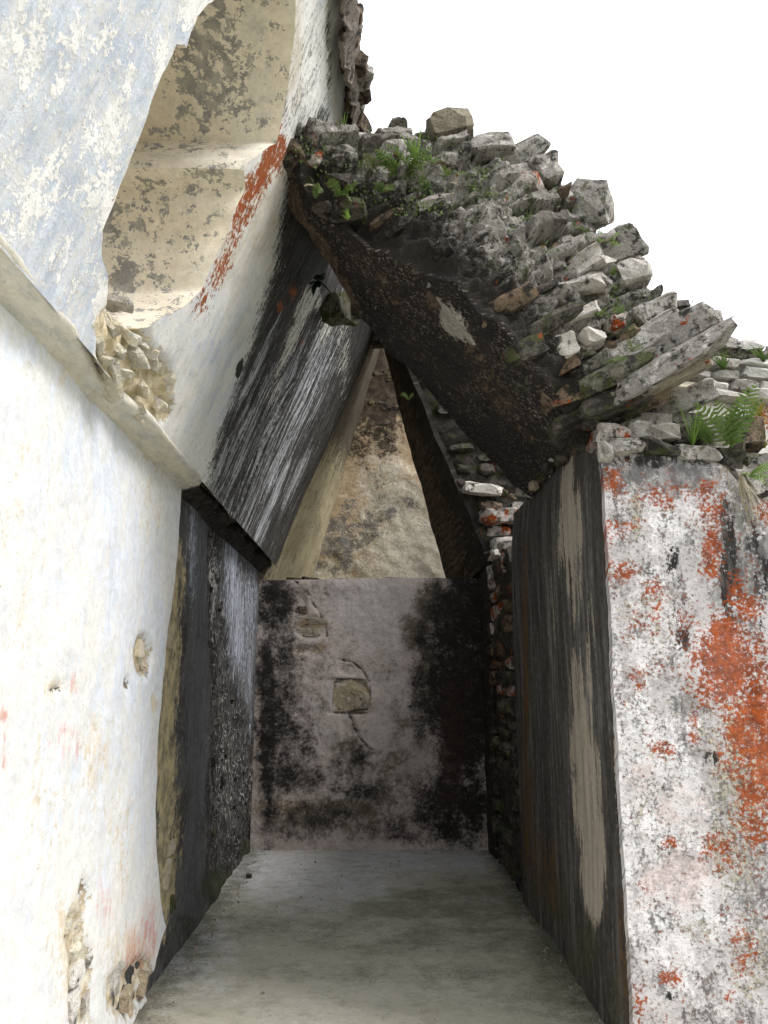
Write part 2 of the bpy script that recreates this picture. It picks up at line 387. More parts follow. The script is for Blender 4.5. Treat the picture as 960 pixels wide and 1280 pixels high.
M['rock_pale'] = rock('pale_rubble_stone', [(.46, .43, .39), (.52, .49, .45), (.30, .27, .24)], moss=-.05, dark=-.02, orange=-.05, white=.05)
M['rock_dark'] = rock('blackened_stone', [(.085, .075, .068), (.13, .115, .10), (.04, .035, .03)], moss=.04, dark=.08, orange=-.02)
M['rock_tan'] = rock('tan_stone', [(.44, .37, .26), (.52, .45, .33), (.30, .24, .16)], moss=-.1, dark=-.05, orange=-.1, white=.02)
M['rock_cream'] = rock('cream_stone', [(.66, .60, .46), (.74, .70, .58), (.52, .44, .30)], moss=-.2, dark=-.14, orange=-.3, white=.06)
M['rock_orange'] = rock('lichen_stone', [(.40, .35, .31), (.5, .46, .42), (.22, .18, .16)], moss=-.02, dark=.02, orange=.09, white=.04)
M['rock_brown'] = rock('brown_stone', [(.17, .125, .09), (.23, .17, .12), (.08, .06, .045)], moss=.03, dark=.05, orange=-.01)
M['rock_green'] = rock('mossy_stone', [(.15, .14, .11), (.21, .2, .16), (.08, .075, .06)], moss=.09, dark=.05, orange=-.08)
M['rock_rust'] = rock('rust_stained_stone', [(.13, .075, .05), (.18, .11, .075), (.06, .042, .035)], dark=.04, orange=.02)
M['rock_mossdark'] = rock('dark_mossy_stone', [(.075, .072, .058), (.11, .105, .085), (.04, .038, .03)], moss=.06, dark=.06)
M['rock_soot'] = rock('sooty_stone', [(.03, .028, .026), (.06, .056, .052), (.018, .017, .016)], dark=.02, white=-.03)
M['rock_taupe'] = rock('taupe_stone', [(.30, .265, .205), (.36, .32, .25), (.19, .165, .125)], moss=-.06, dark=-.02, orange=-.04)
M['rock_chalk'] = rock('lit_chalky_stone', [(.62, .58, .52), (.68, .65, .6), (.40, .35, .29)], moss=-.06, dark=-.03, orange=-.05, white=.04)  # white stone, brightened in colour for the light falling on it
M['rock_white'] = rock('whitewashed_stone', [(.74, .72, .68), (.8, .78, .74), (.56, .52, .46)], moss=-.12, dark=-.1, orange=-.08, white=.1)
M['core'] = rock('rubble_core', [(.25, .235, .21), (.36, .34, .31), (.13, .115, .10)], moss=.03, dark=.02, orange=-.03, white=-.01, bump=1.0, soot=True)
M['core_brown'] = rock('brown_ridge_core', [(.20, .165, .14), (.28, .24, .21), (.10, .085, .075)], moss=.0, dark=.03, orange=-.06, bump=1.0)
M['core_jamb'] = rock('dim_stained_jamb_rubble', [(.075, .065, .055), (.12, .105, .085), (.04, .035, .03)], moss=.03, dark=.05, orange=-.02, bump=1.0)  # stained rubble, its colour darkened to stand for dim light
M['core_dark'] = rock('blackened_core', [(.03, .026, .024), (.05, .043, .038), (.018, .016, .015)], moss=-.04, dark=.02, orange=-.08, bump=1.0)
M['masonry'] = rock('hidden_masonry', [(.26, .23, .19), (.32, .29, .25), (.17, .15, .12)], dark=-.02)
def green(name, a, b, trans=.25):
    B = MB(name); n = B.noise(B.coord('pos'), 22); rnd = B.N('ShaderNodeObjectInfo').outputs['Random']
    col = B.mix(B.math('ADD', B.math('MULTIPLY', n, .5), B.math('MULTIPLY', rnd, .5)), a, b)
    B.finish(col, None, rough=.55)
    tr = B.N('ShaderNodeBsdfTranslucent'); B.put(tr.inputs[0], col); mx = B.N('ShaderNodeMixShader'); mx.inputs[0].default_value = trans
    B.t.links.new(B.b.outputs[0], mx.inputs[1]); B.t.links.new(tr.outputs[0], mx.inputs[2]); B.t.links.new(mx.outputs[0], B.out.inputs[0])
    return B.m
M['leaf'] = green('fern_green', (.075, .135, .03), (.15, .22, .06), .35)
M['leaf_bright'] = green('bright_grass_green', (.14, .26, .04), (.24, .36, .08), .45)
M['leaf_dark'] = green('dark_leaf_green', (.012, .035, .014), (.02, .05, .02), .1)
M['leaf_dry'] = green('dry_grass', (.30, .26, .16), (.42, .38, .28), .2)
M['leaf_yellow'] = green('yellow_weed', (.36, .24, .03), (.22, .24, .05), .3)
gB = MB('grass_ground'); gc = gB.coord('pos')
M['ground'] = gB.finish(gB.mix(gB.step(gB.noise(gc, .9), .4, .62), (.26, .25, .21), gB.mix(gB.noise(gc, 6), (.07, .10, .035), (.14, .16, .07))), gB.noise(gc, 14), .5, .03)

# ------------------------------------------------------------------ stones
rs = random.Random(7)
def rock_mesh(seed, chip=.22, n=3):
    r = random.Random(seed); bm = bmesh.new()
    for sx in (-1, 1):
        for sy in (-1, 1):
            for sz in (-1, 1):
                jx, jy, jz = (1 - r.random() * .38 for _ in range(3))
                for k in range(n):
                    c = [jx, jy, jz]; c[k % 3] -= chip * r.uniform(.5, 1.7)
                    bm.verts.new((.5 * sx * c[0], .5 * sy * c[1], .5 * sz * c[2]))
    for k in range(5):
        a = r.choice([0, 1, 2]); p = [r.uniform(-.35, .35) for _ in range(3)]; p[a] = r.choice([-1, 1]) * r.uniform(.47, .56)
        bm.verts.new(p)
    res = bmesh.ops.convex_hull(bm, input=bm.verts[:])
    bmesh.ops.delete(bm, geom=[v for v in bm.verts if not v.link_faces], context='VERTS')
    bmesh.ops.dissolve_limit(bm, angle_limit=R(4), verts=bm.verts[:], edges=bm.edges[:])
    bmesh.ops.triangulate(bm, faces=bm.faces[:])
    bmesh.ops.subdivide_edges(bm, edges=bm.edges[:], cuts=1, use_grid_fill=True)
    bmesh.ops.triangulate(bm, faces=bm.faces[:])
    bm.normal_update()
    C = np.array([tuple(v.co) for v in bm.verts]) * 3; D = fbm(C[:, 0] + seed, C[:, 1], C[:, 2], seed=seed, oct=3) - .5
    for v, d in zip(bm.verts, D.tolist()):
        v.co += v.normal * d * .30 + Vector((r.uniform(-1, 1), r.uniform(-1, 1), r.uniform(-1, 1))) * .018
    me = bpy.data.meshes.new('stone'); bm.to_mesh(me); bm.free()
    me.polygons.foreach_set('use_smooth', [True] * len(me.polygons)); me.set_sharp_from_angle(angle=R(28))
    return me
_rk = {}
def rock_data(mat, i):
    key = (mat, i % 12)
    if key not in _rk:
        me = rock_mesh(100 + i % 12, chip=.16 + .03 * (i % 4)); me.materials.append(M[mat]); _rk[key] = me
    return _rk[key]
def stone(parent, loc, size, mat='rock', xaxis=(1, 0, 0), up=(0, 0, 1), jit=.12, name='stone'):
    """size = (length along xaxis, depth, thickness along up)"""
    o = bpy.data.objects.new(name, rock_data(mat, rs.randrange(12))); COL.objects.link(o)
    x = Vector(xaxis).normalized(); u = Vector(up); y = u.cross(x).normalized(); z = x.cross(y)
    m = Matrix((x, y, z)).transposed().to_4x4()
    jr = Matrix.Rotation(rs.uniform(-jit, jit), 4, 'X') @ Matrix.Rotation(rs.uniform(-jit, jit), 4, 'Y') @ Matrix.Rotation(rs.uniform(-jit, jit), 4, 'Z')
    fl = Matrix.Diagonal((rs.choice((-1, 1)) * 1.0, 1, 1, 1)) if False else Matrix.Rotation(rs.choice((0, math.pi)), 4, 'Z')
    o.matrix_world = Matrix.Translation(Vector(loc)) @ m @ jr @ fl @ Matrix.Diagonal((*size, 1))
    mw = o.matrix_world.copy()
    o.parent = parent; o.matrix_parent_inverse = Matrix.Translation(-Vector(parent.location)) if parent.parent is None else Matrix.Identity(4)
    o.matrix_basis = mw
    return o

# ================================================================== THE SETTING
gr = mesh_obj('ground', [(-300, -300, -.06), (300, -300, -.06), (300, 300, -.06), (-300, 300, -.06)], [(0, 1, 2, 3)], M['ground']); gr['kind'] = 'structure'
SF = Surf((0, 0, 0), (1, 0, 0), (0, 1, 0))
fl = sheet('floor', SF, [(-1.2, -3), (3.2, -3), (3.2, 3.76), (1.2, 3.78), (1.2, 6.3), (1.75, 6.3), (1.75, 7.8), (1.2, 7.8), (1.2, 9.8), (-1.2, 9.8)], M['floor'], None, step=.05,
    disp=lambda u, v: (fbm(u * 1.3, v * 1.3, seed=3) - .5) * .03 + (fbm(u * 6, v * 6, seed=4) - .5) * .006,
    attrs={'cool': blobs(SF, [(390, 1090, 120, 40, .8), (330, 1085, 60, 25), (600, 1075, 60, 12, .9), (240, 1180, 50, 60, .6), (790, 1270, 40, 30, .6), (450, 1075, 150, 14, .9)]),
           'dark_patch': blobs(SF, [(600, 1130, 110, 34, .72), (560, 1170, 130, 26, .6), (690, 1175, 60, 40, .75), (420, 1160, 120, 20, .45), (330, 1150, 60, 18, .42), (700, 1240, 60, 30, .5), (540, 1215, 200, 14, .42)]),  # darker patches, mostly mid-floor and to the right
           'green': blobs(SF, [(480, 1135, 60, 14, .8), (520, 1120, 40, 10, .7), (620, 1110, 30, 6, .7), (660, 1130, 40, 20, .6), (700, 1200, 40, 60, .7), (250, 1170, 30, 60, .55)], .3),
           'dirt': lambda u, v: np.clip(.75 - np.minimum(np.abs(u + 1.12), np.where(v > 3.7, np.abs(1.12 - u), 9)) / .22 * .75, 0, 1)})
fl['kind'] = 'structure'

# ================================================================== LEFT GALLERY WALL
WX = -1.12
gw = thing('gallery_wall', 'tall whitewashed wall with leaning vault, cornice band and arched recess, blackened farther in', 'wall', (-1.6, 3, 0))
SW = Surf((WX, 0, 0), (0, 1, 0), (0, 0, 1))
edge_px = [(229, 606), (226, 650), (222, 695), (214, 760), (207, 790), (203, 840), (198, 897), (197, 960), (195, 1014), (197, 1070), (201, 1131), (207, 1158), (196, 1200), (188, 1245)]
EDG = [SW.px(*p) for p in edge_px]
top_y = EDG[0][0]
out = [(-3, 0), (EDG[-1][0] + .03, 0)] + EDG[::-1][1:] + [(top_y, 2.71), (-3, 2.71)]
exposed = blobs(SW, [(100, 1235, 16, 62, .9), (92, 1170, 12, 36, .75), (105, 1125, 8, 22, .6), (160, 1240, 26, 34, .85), (180, 1210, 14, 18, .7), (178, 820, 11, 27, .95), (196, 1235, 10, 20, .9)])
holef = blobs(SW, [(103, 1108, 6, 10, .75), (98, 1245, 6, 26, .7), (150, 1225, 7, 22, .65), (182, 838, 5, 10, .6), (156, 855, 4, 9, .8), (68, 862, 10, 5, .55), (170, 1215, 10, 12, .55)])
wp = sheet('white_plaster', SW, out, M['white_plaster'], gw, step=.025, rim=.05, seed=5, jag=.02,
    disp=lambda u, v: (fbm(u * 1.6, v * 1.2, seed=8) - .5) * .05 + (fbm(u * 9, v * 7, seed=9) - .5) * .008 - .028 * ramp(exposed(u, v), .35, .7) * (.6 + .8 * fbm(u * 22, v * 22, seed=12)) - .02 * ramp(holef(u, v), .4, .6),
    attrs={'blue': blobs(SW, [(120, 560, 60, 70, .6), (150, 700, 40, 160, .62), (185, 800, 26, 150, .66), (175, 1000, 30, 120, .5), (30, 440, 40, 30, .6), (100, 480, 40, 30, .5), (120, 1060, 30, 90, .42), (60, 650, 60, 200, .42), (40, 1000, 50, 150, .40), (150, 900, 60, 120, .5)], .2),
           'tan': blobs(SW, [(115, 950, 22, 60, .5), (90, 1190, 26, 80, .62), (190, 880, 5, 14, .8), (100, 470, 40, 14, .5), (200, 570, 30, 20, .45), (75, 860, 34, 12, .5), (165, 1200, 40, 50, .55), (195, 620, 16, 60, .4), (60, 1000, 30, 120, .36), (150, 1050, 20, 100, .42), (20, 700, 30, 200, .3)], .16),
           'exposed': exposed, 'hole': holef,
           'red': blobs(SW, [(88, 852, 3, 14, .8), (4, 895, 8, 8, .9), (8, 940, 3, 30, .65), (170, 1190, 14, 40, .55), (188, 1165, 12, 46, .58), (128, 1130, 12, 30, .45), (85, 930, 20, 30, .38)])})
SO = Surf((WX - .035, 0, 0), (0, 1, 0), (0, 0, 1))
rub = poly(SO, [(262, 655), (272, 660), (283, 760), (292, 850), (318, 910), (325, 1062), (262, 1150), (258, 1000), (266, 900), (262, 800)], .16)
ow = sheet('old_plaster', SO, [(3.9, 0), (8.14, 0), (8.14, 2.68), (3.9, 2.68)], M['old_wall'], gw, step=.028, seed=6,
    disp=lambda u, v: (fbm(u * 2, v * 1.3, seed=18) - .5) * .03 + rub(u, v) * ((fbm(u * 5, v * 6, seed=19, oct=2) - .62) * .08),
    attrs={'tan': blobs(SO, [(212, 800, 16, 130, .85), (206, 950, 16, 120, .9), (205, 1090, 14, 70, .9), (222, 720, 9, 50, .7), (215, 1040, 14, 60, .6)]),
           'slate': blobs(SO, [(250, 700, 14, 110, .9), (248, 900, 14, 140, .85), (242, 1080, 14, 80, .75), (236, 650, 10, 40, .5)]),
           'rubble': rub,
           'flake': lambda u, v: np.maximum(rub(u, v) * .24, blobs(SO, [(268, 740, 5, 60, .6), (285, 960, 20, 90, .36), (310, 980, 14, 60, .32)])(u, v)),
           'streak': blobs(SO, [(296, 770, 14, 90, .66, -4), (312, 800, 9, 120, .52), (318, 760, 5, 60, .45), (240, 690, 6, 70, .6), (290, 700, 10, 30, .7)]),
           'green': blobs(SO, [(285, 1110, 34, 26, .75), (315, 1060, 12, 20, .6), (235, 1160, 30, 20, .5)])})
# vault face above the cornice, leaning in
K = .40; KN = math.sqrt(1 + K * K); X0, Z0 = -1.0, 2.73
SV = Surf((X0, 0, Z0), (0, 1, 0), (K, 0, 1))
def vx(z): return X0 + K * (z - Z0)
niche = [(2.64, 2.88), (2.54, 2.95), (2.36, 3.02), (2.31, 3.25), (2.25, 3.51), (2.24, 3.62), (2.31, 3.66), (2.27, 3.76), (2.33, 3.92), (2.37, 4.05), (2.45, 4.25), (2.62, 4.38), (2.81, 4.40), (2.98, 4.35),
         (3.10, 4.26), (3.22, 4.17), (3.31, 4.06), (3.22, 3.92), (3.155, 3.835), (3.15, 3.80), (3.25, 3.77), (3.28, 3.5), (3.30, 3.30), (3.20, 3.15), (3.09, 3.06), (2.95, 2.93), (2.8, 2.87)]
ring = resample([(a, (b - Z0) * KN) for a, b in niche], .025, 3, .022)
line_dark = [(262, 605), (300, 480), (345, 350), (372, 290), (470, 300), (470, 470), (345, 740), (330, 715)]
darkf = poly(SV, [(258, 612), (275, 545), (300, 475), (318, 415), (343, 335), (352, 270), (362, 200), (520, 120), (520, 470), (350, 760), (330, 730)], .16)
pxv = lambda pts: [SV.px(*p) for p in pts]
topv = (4.88 - Z0) * KN
gap = blobs(SV, [(330, 560, 5, 90, .9, 24), (385, 430, 6, 60, .7, 24)])
sillf = blobs(SV, [(160, 440, 34, 40, .9), (190, 480, 30, 40, .9), (205, 510, 14, 20, .9), (140, 410, 20, 26, .9)])
vdisp = lambda u, v: (fbm(u * 1.5, v * 1.3, seed=28) - .5) * .05 + (fbm(u * 10, v * 7, seed=29) - .5) * .01 - gap(u, v) * .05 - ramp(sillf(u, v), .4, .7) * (.01 + .11 * (fbm(u * 8, v * 11, seed=31) - .25)) + np.where(u < 5.4, ramp(v, topv - .25, topv), 0) * (fbm(u * 6, v * 6, seed=33) - .6) * .12
vf = sheet('vault_face', SV, [(-3, 0), (8.14, 0), (8.14, topv + .68), (5.9, topv + .68), (5.5, topv), (-3, topv)], M['vault_plaster'], gw, step=.028, holes=[[Vector(p) for p in ring]], seed=9,
    disp=vdisp,
    attrs={'blue': lambda u, v: np.maximum(np.where(u < 2.7, .62, .0), blobs(SV, [(270, 470, 50, 90, .45), (300, 400, 24, 70, .4)])(u, v)),
           'white': blobs(SV, [(60, 200, 160, 260, .40), (90, 150, 60, 130, .42), (150, 120, 30, 60, .5), (250, 15, 30, 30, .8), (135, 250, 14, 60, .75), (195, 80, 16, 60, .75), (100, 60, 50, 40, .45), (20, 80, 30, 60, .5), (130, 380, 12, 40, .8), (30, 290, 40, 50, .42), (215, 530, 14, 30, .5), (385, 60, 24, 90, .78), (395, 130, 16, 50, .7)]),
           'warm': blobs(SV, [(318, 240, 18, 60, .6, 28), (285, 320, 14, 50, .55, 28), (330, 280, 20, 60, .75), (300, 400, 18, 60, .4), (230, 480, 26, 50, .35), (345, 230, 10, 40, .7), (290, 330, 40, 60, .5), (365, 60, 14, 110, .75), (350, 130, 12, 40, .6)]),
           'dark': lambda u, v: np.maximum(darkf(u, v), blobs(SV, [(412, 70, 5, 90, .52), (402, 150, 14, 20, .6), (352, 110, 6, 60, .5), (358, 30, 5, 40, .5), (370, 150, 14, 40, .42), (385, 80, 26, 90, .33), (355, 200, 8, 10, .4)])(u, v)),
           'streak': blobs(SV, [(275, 585, 5, 50, .66, 22), (296, 540, 4, 60, .58, 22), (318, 470, 5, 60, .6, 22), (330, 440, 4, 60, .5, 22), (342, 620, 5, 60, .68, 24), (352, 575, 4, 50, .6, 24), (325, 665, 8, 30, .56, 22), (368, 545, 6, 60, .5, 24), (385, 500, 20, 80, .38, 22), (400, 440, 20, 60, .36, 20), (310, 640, 20, 60, .36, 22), (340, 560, 40, 140, .36, 22), (390, 470, 24, 80, .40, 22), (300, 560, 14, 70, .42, 22), (370, 600, 5, 50, .52, 24)]),
           'pale': blobs(SV, [(365, 425, 8, 50, .66, 20), (380, 385, 10, 30, .72, 20), (395, 370, 6, 20, .7), (350, 480, 8, 40, .42, 22), (412, 400, 10, 40, .42, 20), (430, 440, 10, 60, .36)]),
           'orange': lambda u, v: np.clip(blobs(SV, [(342, 188, 17, 34, .74), (318, 232, 15, 40, .66, 30), (302, 275, 13, 40, .60, 28), (277, 335, 13, 40, .55, 28), (252, 378, 13, 20, .5), (330, 205, 9, 40, .8, 25), (300, 262, 7, 40, .72, 28), (365, 365, 5, 9, .7), (350, 385, 4, 8, .7), (380, 430, 4, 6, .6)])(u, v), 0, 1),
           'sill': sillf,
           'spot': blobs(SV, [(301, 461, 4, 13, 1.0, 12)])})
# recess jambs, swept back from the rim
def build_niche():
    n = len(ring); mrows = 26; depth = 1.25
    V, UV, G, Pl = [], [], [], []
    ru = np.array([p[0] for p in ring]); rv = np.array([p[1] for p in ring]); rw = vdisp(ru, rv)
    for j in range(mrows):
        t = j / (mrows - 1)
        for i, (u, v) in enumerate(ring):
            p = SV.P(u, v, float(rw[i]) + .003)
            f = 1 - .04 * t
            y = 2.8 + (p.y - 2.8) * f; z = p.z
            V.append(Vector((p.x - t * depth - .002, y, z)))
    V = np.array([tuple(v) for v in V])
    nz = (fbm(V[:, 0] * 3, V[:, 1] * 3, V[:, 2] * 3, seed=41) - .5) * .05 + (fbm(V[:, 0] * 14, V[:, 1] * 14, V[:, 2] * 14, seed=42) - .5) * .012
    amt = np.repeat(np.arange(mrows) > 0, n).astype(float)
    V[:, 1] += nz * amt
    F = [(j * n + i, j * n + (i + 1) % n, (j + 1) * n + (i + 1) % n, (j + 1) * n + i) for j in range(mrows - 1) for i in range(n)]
    F.append(tuple((mrows - 1) * n + i for i in range(n)))
    o = mesh_obj('recess_jamb', V, F, M['niche'], gw, smooth=True)
    me = o.data; me.set_sharp_from_angle(angle=R(45))
    uvl = me.uv_layers.new(name='UVMap'); li = np.zeros(len(me.loops), int); me.loops.foreach_get('vertex_index', li)
    uvl.data.foreach_set('uv', np.stack([V[li, 0] + V[li, 1] * .6, V[li, 2] + V[li, 1] * .5], 1).ravel())
    SJ = Surf((0, 3.25, 0), (1, 0, 0), (0, 0, 1))
    u, v = V[:, 0], V[:, 2]
    g = blobs(SJ, [(270, 110, 60, 60, .56), (300, 60, 50, 50, .48), (240, 170, 50, 30, .44), (250, 70, 40, 30, .5), (155, 340, 26, 30, .66), (145, 270, 26, 24, .58), (215, 410, 12, 40, .72), (205, 345, 24, 30, .42), (260, 235, 40, 16, .45), (190, 270, 40, 30, .4), (280, 350, 30, 40, .3)], .30)(u, v)
    p = blobs(SJ, [(310, 200, 20, 60, .7), (230, 210, 70, 8, .6), (330, 120, 16, 60, .6)], .1)(u, v)
    for k, a in (('grey', g), ('pale', p)):
        A = me.attributes.new(k, 'FLOAT', 'POINT'); A.data.foreach_set('value', a.astype(np.float32))
build_niche()
# cornice ledge: swept moulding under the vault foot
def build_cornice():
    prof = [(-1.16, 2.66), (-1.125, 2.685), (-1.08, 2.70), (-1.03, 2.712), (-1.004, 2.72), (-.992, 2.735), (-.996, 2.755), (-1.03, 2.78)]
    ys = np.arange(-3, 8.13, .03); n = len(prof)
    V, dk, tn = [], [], []
    for y in ys:
        br = 0.0
        for c, w, d in ((5.35, .10, .7), (5.95, .16, .75), (6.6, .08, .5), (7.2, .2, .6), (2.95, .45, .55)):
            br = max(br, d * max(0, 1 - abs(y - c) / w))
        for k, (x, z) in enumerate(prof):
            nn = float(fbm(np.array([y * 5]), np.array([k * .5]), seed=51)[0] - .5); n2 = float(fbm(np.array([y * 1.2]), np.array([0.]), seed=52)[0] - .5)
            wear = 1 - .38 * min(1, max(0, (y - 4.5) / .25)) * (.7 + .6 * float(vnoise(np.array([y * 4.0]), np.array([0.]), seed=57)[0]))
            dx = (x + 1.125) * (1 - br) * wear if x > -1.125 else x + 1.125
            V.append((-1.125 + dx + nn * .012, y, z + n2 * .03 + nn * .012))
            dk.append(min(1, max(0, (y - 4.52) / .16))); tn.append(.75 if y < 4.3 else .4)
    F = [(i * n + k, (i + 1) * n + k, (i + 1) * n + k + 1, i * n + k + 1) for i in range(len(ys) - 1) for k in range(n - 1)]
    m = plaster('cornice_plaster', [(.72, .68, .56), (.78, .75, .66), (.62, .57, .45)], [
        dict(attr='blue', col=(.46, .46, .43), col2=(.60, .60, .58), scale=7, stretch=(.7, 2), amp=1.6, soft=.2, max=.8),
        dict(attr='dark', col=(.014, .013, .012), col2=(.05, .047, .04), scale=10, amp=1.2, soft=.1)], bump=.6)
    o = mesh_obj('cornice', V, F, m, gw, smooth=True); me = o.data
    V = np.array(V)
    uvl = me.uv_layers.new(name='UVMap'); li = np.zeros(len(me.loops), int); me.loops.foreach_get('vertex_index', li)
    uvl.data.foreach_set('uv', np.stack([V[li, 1], V[li, 0] + V[li, 2]], 1).ravel())
    for k, a in (('dark', dk), ('blue', [.5] * len(V))):
        A = me.attributes.new(k, 'FLOAT', 'POINT'); A.data.foreach_set('value', np.array(a, np.float32))
build_cornice()
# solid masonry behind the plaster
box('masonry', (-2.7, -3, -.05), (-1.2, 8.3, 2.70), M['masonry'], gw)
pf = lambda za, zb: [(-2.7, za), (vx(za) - .1, za), (vx(zb) - .1, zb), (-2.7, zb)]
prism('masonry', pf(2.71, 4.72), -3, 2.15, M['masonry'], gw)
prism('masonry', pf(2.71, 4.72), 3.42, 8.12, M['masonry'], gw)
prism('masonry', pf(4.48, 4.715), 2.16, 3.41, M['masonry'], gw)
prism('masonry', pf(2.712, 2.80), 2.16, 3.41, M['masonry'], gw)
box('masonry', (-2.7, 2.16, 2.81), (-2.4, 3.41, 4.47), M['masonry'], gw)
# broken ridge along the top of the vault, against the sky
r2 = random.Random(21)
def build_ridge():
    ys = np.arange(-1.0, 5.6, .035); nk = 26; V = []
    for y in ys:
        h = .26 + .10 * math.sin(y * 2.1) if y < 5 else .12
        for k in range(nk):
            a = math.pi * (k / (nk - 1)) * 1.25 - .55
            V.append((-.35 + .24 * math.cos(a), y, 4.80 + h * max(-.35, math.sin(a))))
    V = np.array(V)
    d = (fbm(V[:, 0] * 7, V[:, 1] * 5, V[:, 2] * 10, seed=151) - .5) * .22 + (fbm(V[:, 0] * 22, V[:, 1] * 22, V[:, 2] * 26, seed=152) - .5) * .07
    V[:, 0] += d; V[:, 2] += d * .4
    F = [(i * nk + k, (i + 1) * nk + k, (i + 1) * nk + k + 1, i * nk + k + 1) for i in range(len(ys) - 1) for k in range(nk - 1)]
    mesh_obj('ridge_core', V, F, M['core_brown'], gw)
build_ridge()
y = 1.4
while y < 5.2:
    L = r2.uniform(.10, .22)
    for lay in range(3):
        zz = 4.86 + lay * .085 + r2.uniform(-.03, .03)
        stone(gw, (-.17 + r2.uniform(-.03, .07) - lay * .035, y + r2.uniform(-.05, .05), zz), (L * r2.uniform(.9, 1.5), r2.uniform(.14, .26), r2.uniform(.05, .11)),
              r2.choice(['rock', 'rock_brown', 'rock_brown', 'rock', 'rock_dark']), (0, 1, 0), (.1, 0, 1), .3)
    y += L * 1.0
# broken sill of the recess: cream rubble
for (px, py, w, h, mt) in [(160, 405, 26, 22, 'rock_cream'), (178, 425, 26, 16, 'rock_tan'), (150, 435, 34, 16, 'rock_cream'), (175, 450, 30, 14, 'rock_cream'), (195, 455, 22, 18, 'rock_pale'), (205, 470, 16, 16, 'rock_cream'),
                           (165, 470, 36, 14, 'rock_cream'), (190, 490, 26, 14, 'rock_tan'), (200, 512, 16, 22, 'rock_cream'), (180, 508, 24, 12, 'rock_cream'), (140, 455, 34, 14, 'rock_cream'), (125, 440, 34, 12, 'rock_tan'), (150, 485, 40, 12, 'rock_cream'), (172, 520, 24, 10, 'rock_tan'), (163, 388, 18, 14, 'rock'), (185, 440, 14, 12, 'rock_tan'), (208, 488, 12, 12, 'rock_tan')]:
    for q in range(1):
        u, v = SV.px(px + r2.uniform(-9, 9), py + r2.uniform(-9, 9)); p = SV.P(u, v, -.05)
        k = (p - CAM).length / FPX * r2.uniform(.5, 1.0)
        stone(gw, p, (w * k * 1.5, .11, h * k * 1.1), 'rock_cream' if mt != 'rock' else 'rock_pale', (0, 1, r2.uniform(-.5, .1)), SV.V, .35)
# exposed stones at the foot of the white plaster
for (px, py, w, h, mt) in [(100, 1218, 17, 20, 'rock_white'), (97, 1190, 14, 14, 'rock_cream'), (96, 1250, 15, 20, 'rock_white'), (86, 1160, 10, 16, 'rock_cream'), (92, 1278, 16, 18, 'rock_pale'), (112, 1200, 8, 14, 'rock_pale'), (148, 1222, 16, 34, 'rock_pale'), (163, 1248, 18, 24, 'rock_tan'), (182, 1232, 10, 26, 'rock_tan'),
                           (110, 1255, 8, 18, 'rock_pale'), (102, 1150, 9, 12, 'rock_pale'), (72, 1265, 12, 14, 'rock_cream'), (68, 1235, 8, 12, 'rock_cream'), (178, 812, 10, 26, 'rock_cream')]:
    u, v = SW.px(px, py); p = SW.P(u, v, -.03); k = (p - CAM).length / FPX
    stone(gw, p, (w * k * 1.75, .07, h * k * 1.05), mt, (0, 1, 0), (0, 0, 1), .2)
for (px, py, w, h, mt) in [(208, 1095, 14, 36, 'rock_tan'), (212, 1060, 16, 20, 'rock_tan'), (216, 1130, 12, 22, 'rock_green'), (212, 800, 14, 30, 'rock_tan')]:
    u, v = SO.px(px, py); p = SO.P(u, v, -.03); k = (p - CAM).length / FPX
    stone(gw, p, (w * k * 2.6, .09, h * k), mt, (0, 1, 0), (0, 0, 1), .1)
# rubble patch on the blackened stretch
r3 = random.Random(5)
for i in range(26):
    u = r3.uniform(5.25, 7.95); v = r3.uniform(.15, 2.3)
    if float(rub(np.array([u]), np.array([v]))[0]) < .6: continue
    stone(gw, SO.P(u, v, -.055), (r3.uniform(.08, .22), .13, r3.uniform(.04, .11)), r3.choice(['rock_soot', 'rock_soot', 'rock_dark', 'rock_soot', 'rock_brown']), (0, 1, r3.uniform(-.2, .2)), (0, 0, 1), .2)

# ================================================================== LOW SCREEN WALL
sw = thing('screen_wall', 'low cross wall at the end of the passage, mottled pink-grey and black plaster', 'wall', (0, 8.2, 0))
SB = Surf((0, 8.1, 0), (1, 0, 0), (0, 0, 1))
rec_px = [(417, 851), (438, 849), (459, 852), (463, 870), (460, 888), (440, 891), (419, 889), (416, 872)]
rec = resample([SB.px(*p) for p in rec_px], .03, 2, .01)
crack_shadowf = blobs(SB, [(432, 826, 9, 1.6, .8, 14), (446, 832, 8, 1.6, .85, 40), (456, 843, 8, 1.8, .8, 62), (438, 897, 9, 2, .8, 60), (444, 911, 8, 2, .75, 62), (452, 925, 9, 1.6, .8, 44), (463, 935, 8, 1.4, .7, 30), (393, 757, 9, 1.5, .7, 55), (402, 772, 9, 1.5, .75, 66), (408, 790, 8, 1.5, .7, 80), (384, 742, 6, 1.3, .6, 40), (438, 850, 24, 2.2, .95, 1), (438, 891, 24, 2.2, .95, 1), (462, 870, 2, 16, .7), (416, 872, 1.6, 12, .5)])  # cracks, plus painted shadow lines around the recessed block
patchf = blobs(SB, [(390, 785, 22, 16, .9), (375, 760, 12, 30, .7), (380, 812, 20, 8, .7), (438, 838, 18, 10, .6), (435, 910, 12, 24, .7), (445, 970, 26, 30, .6)])
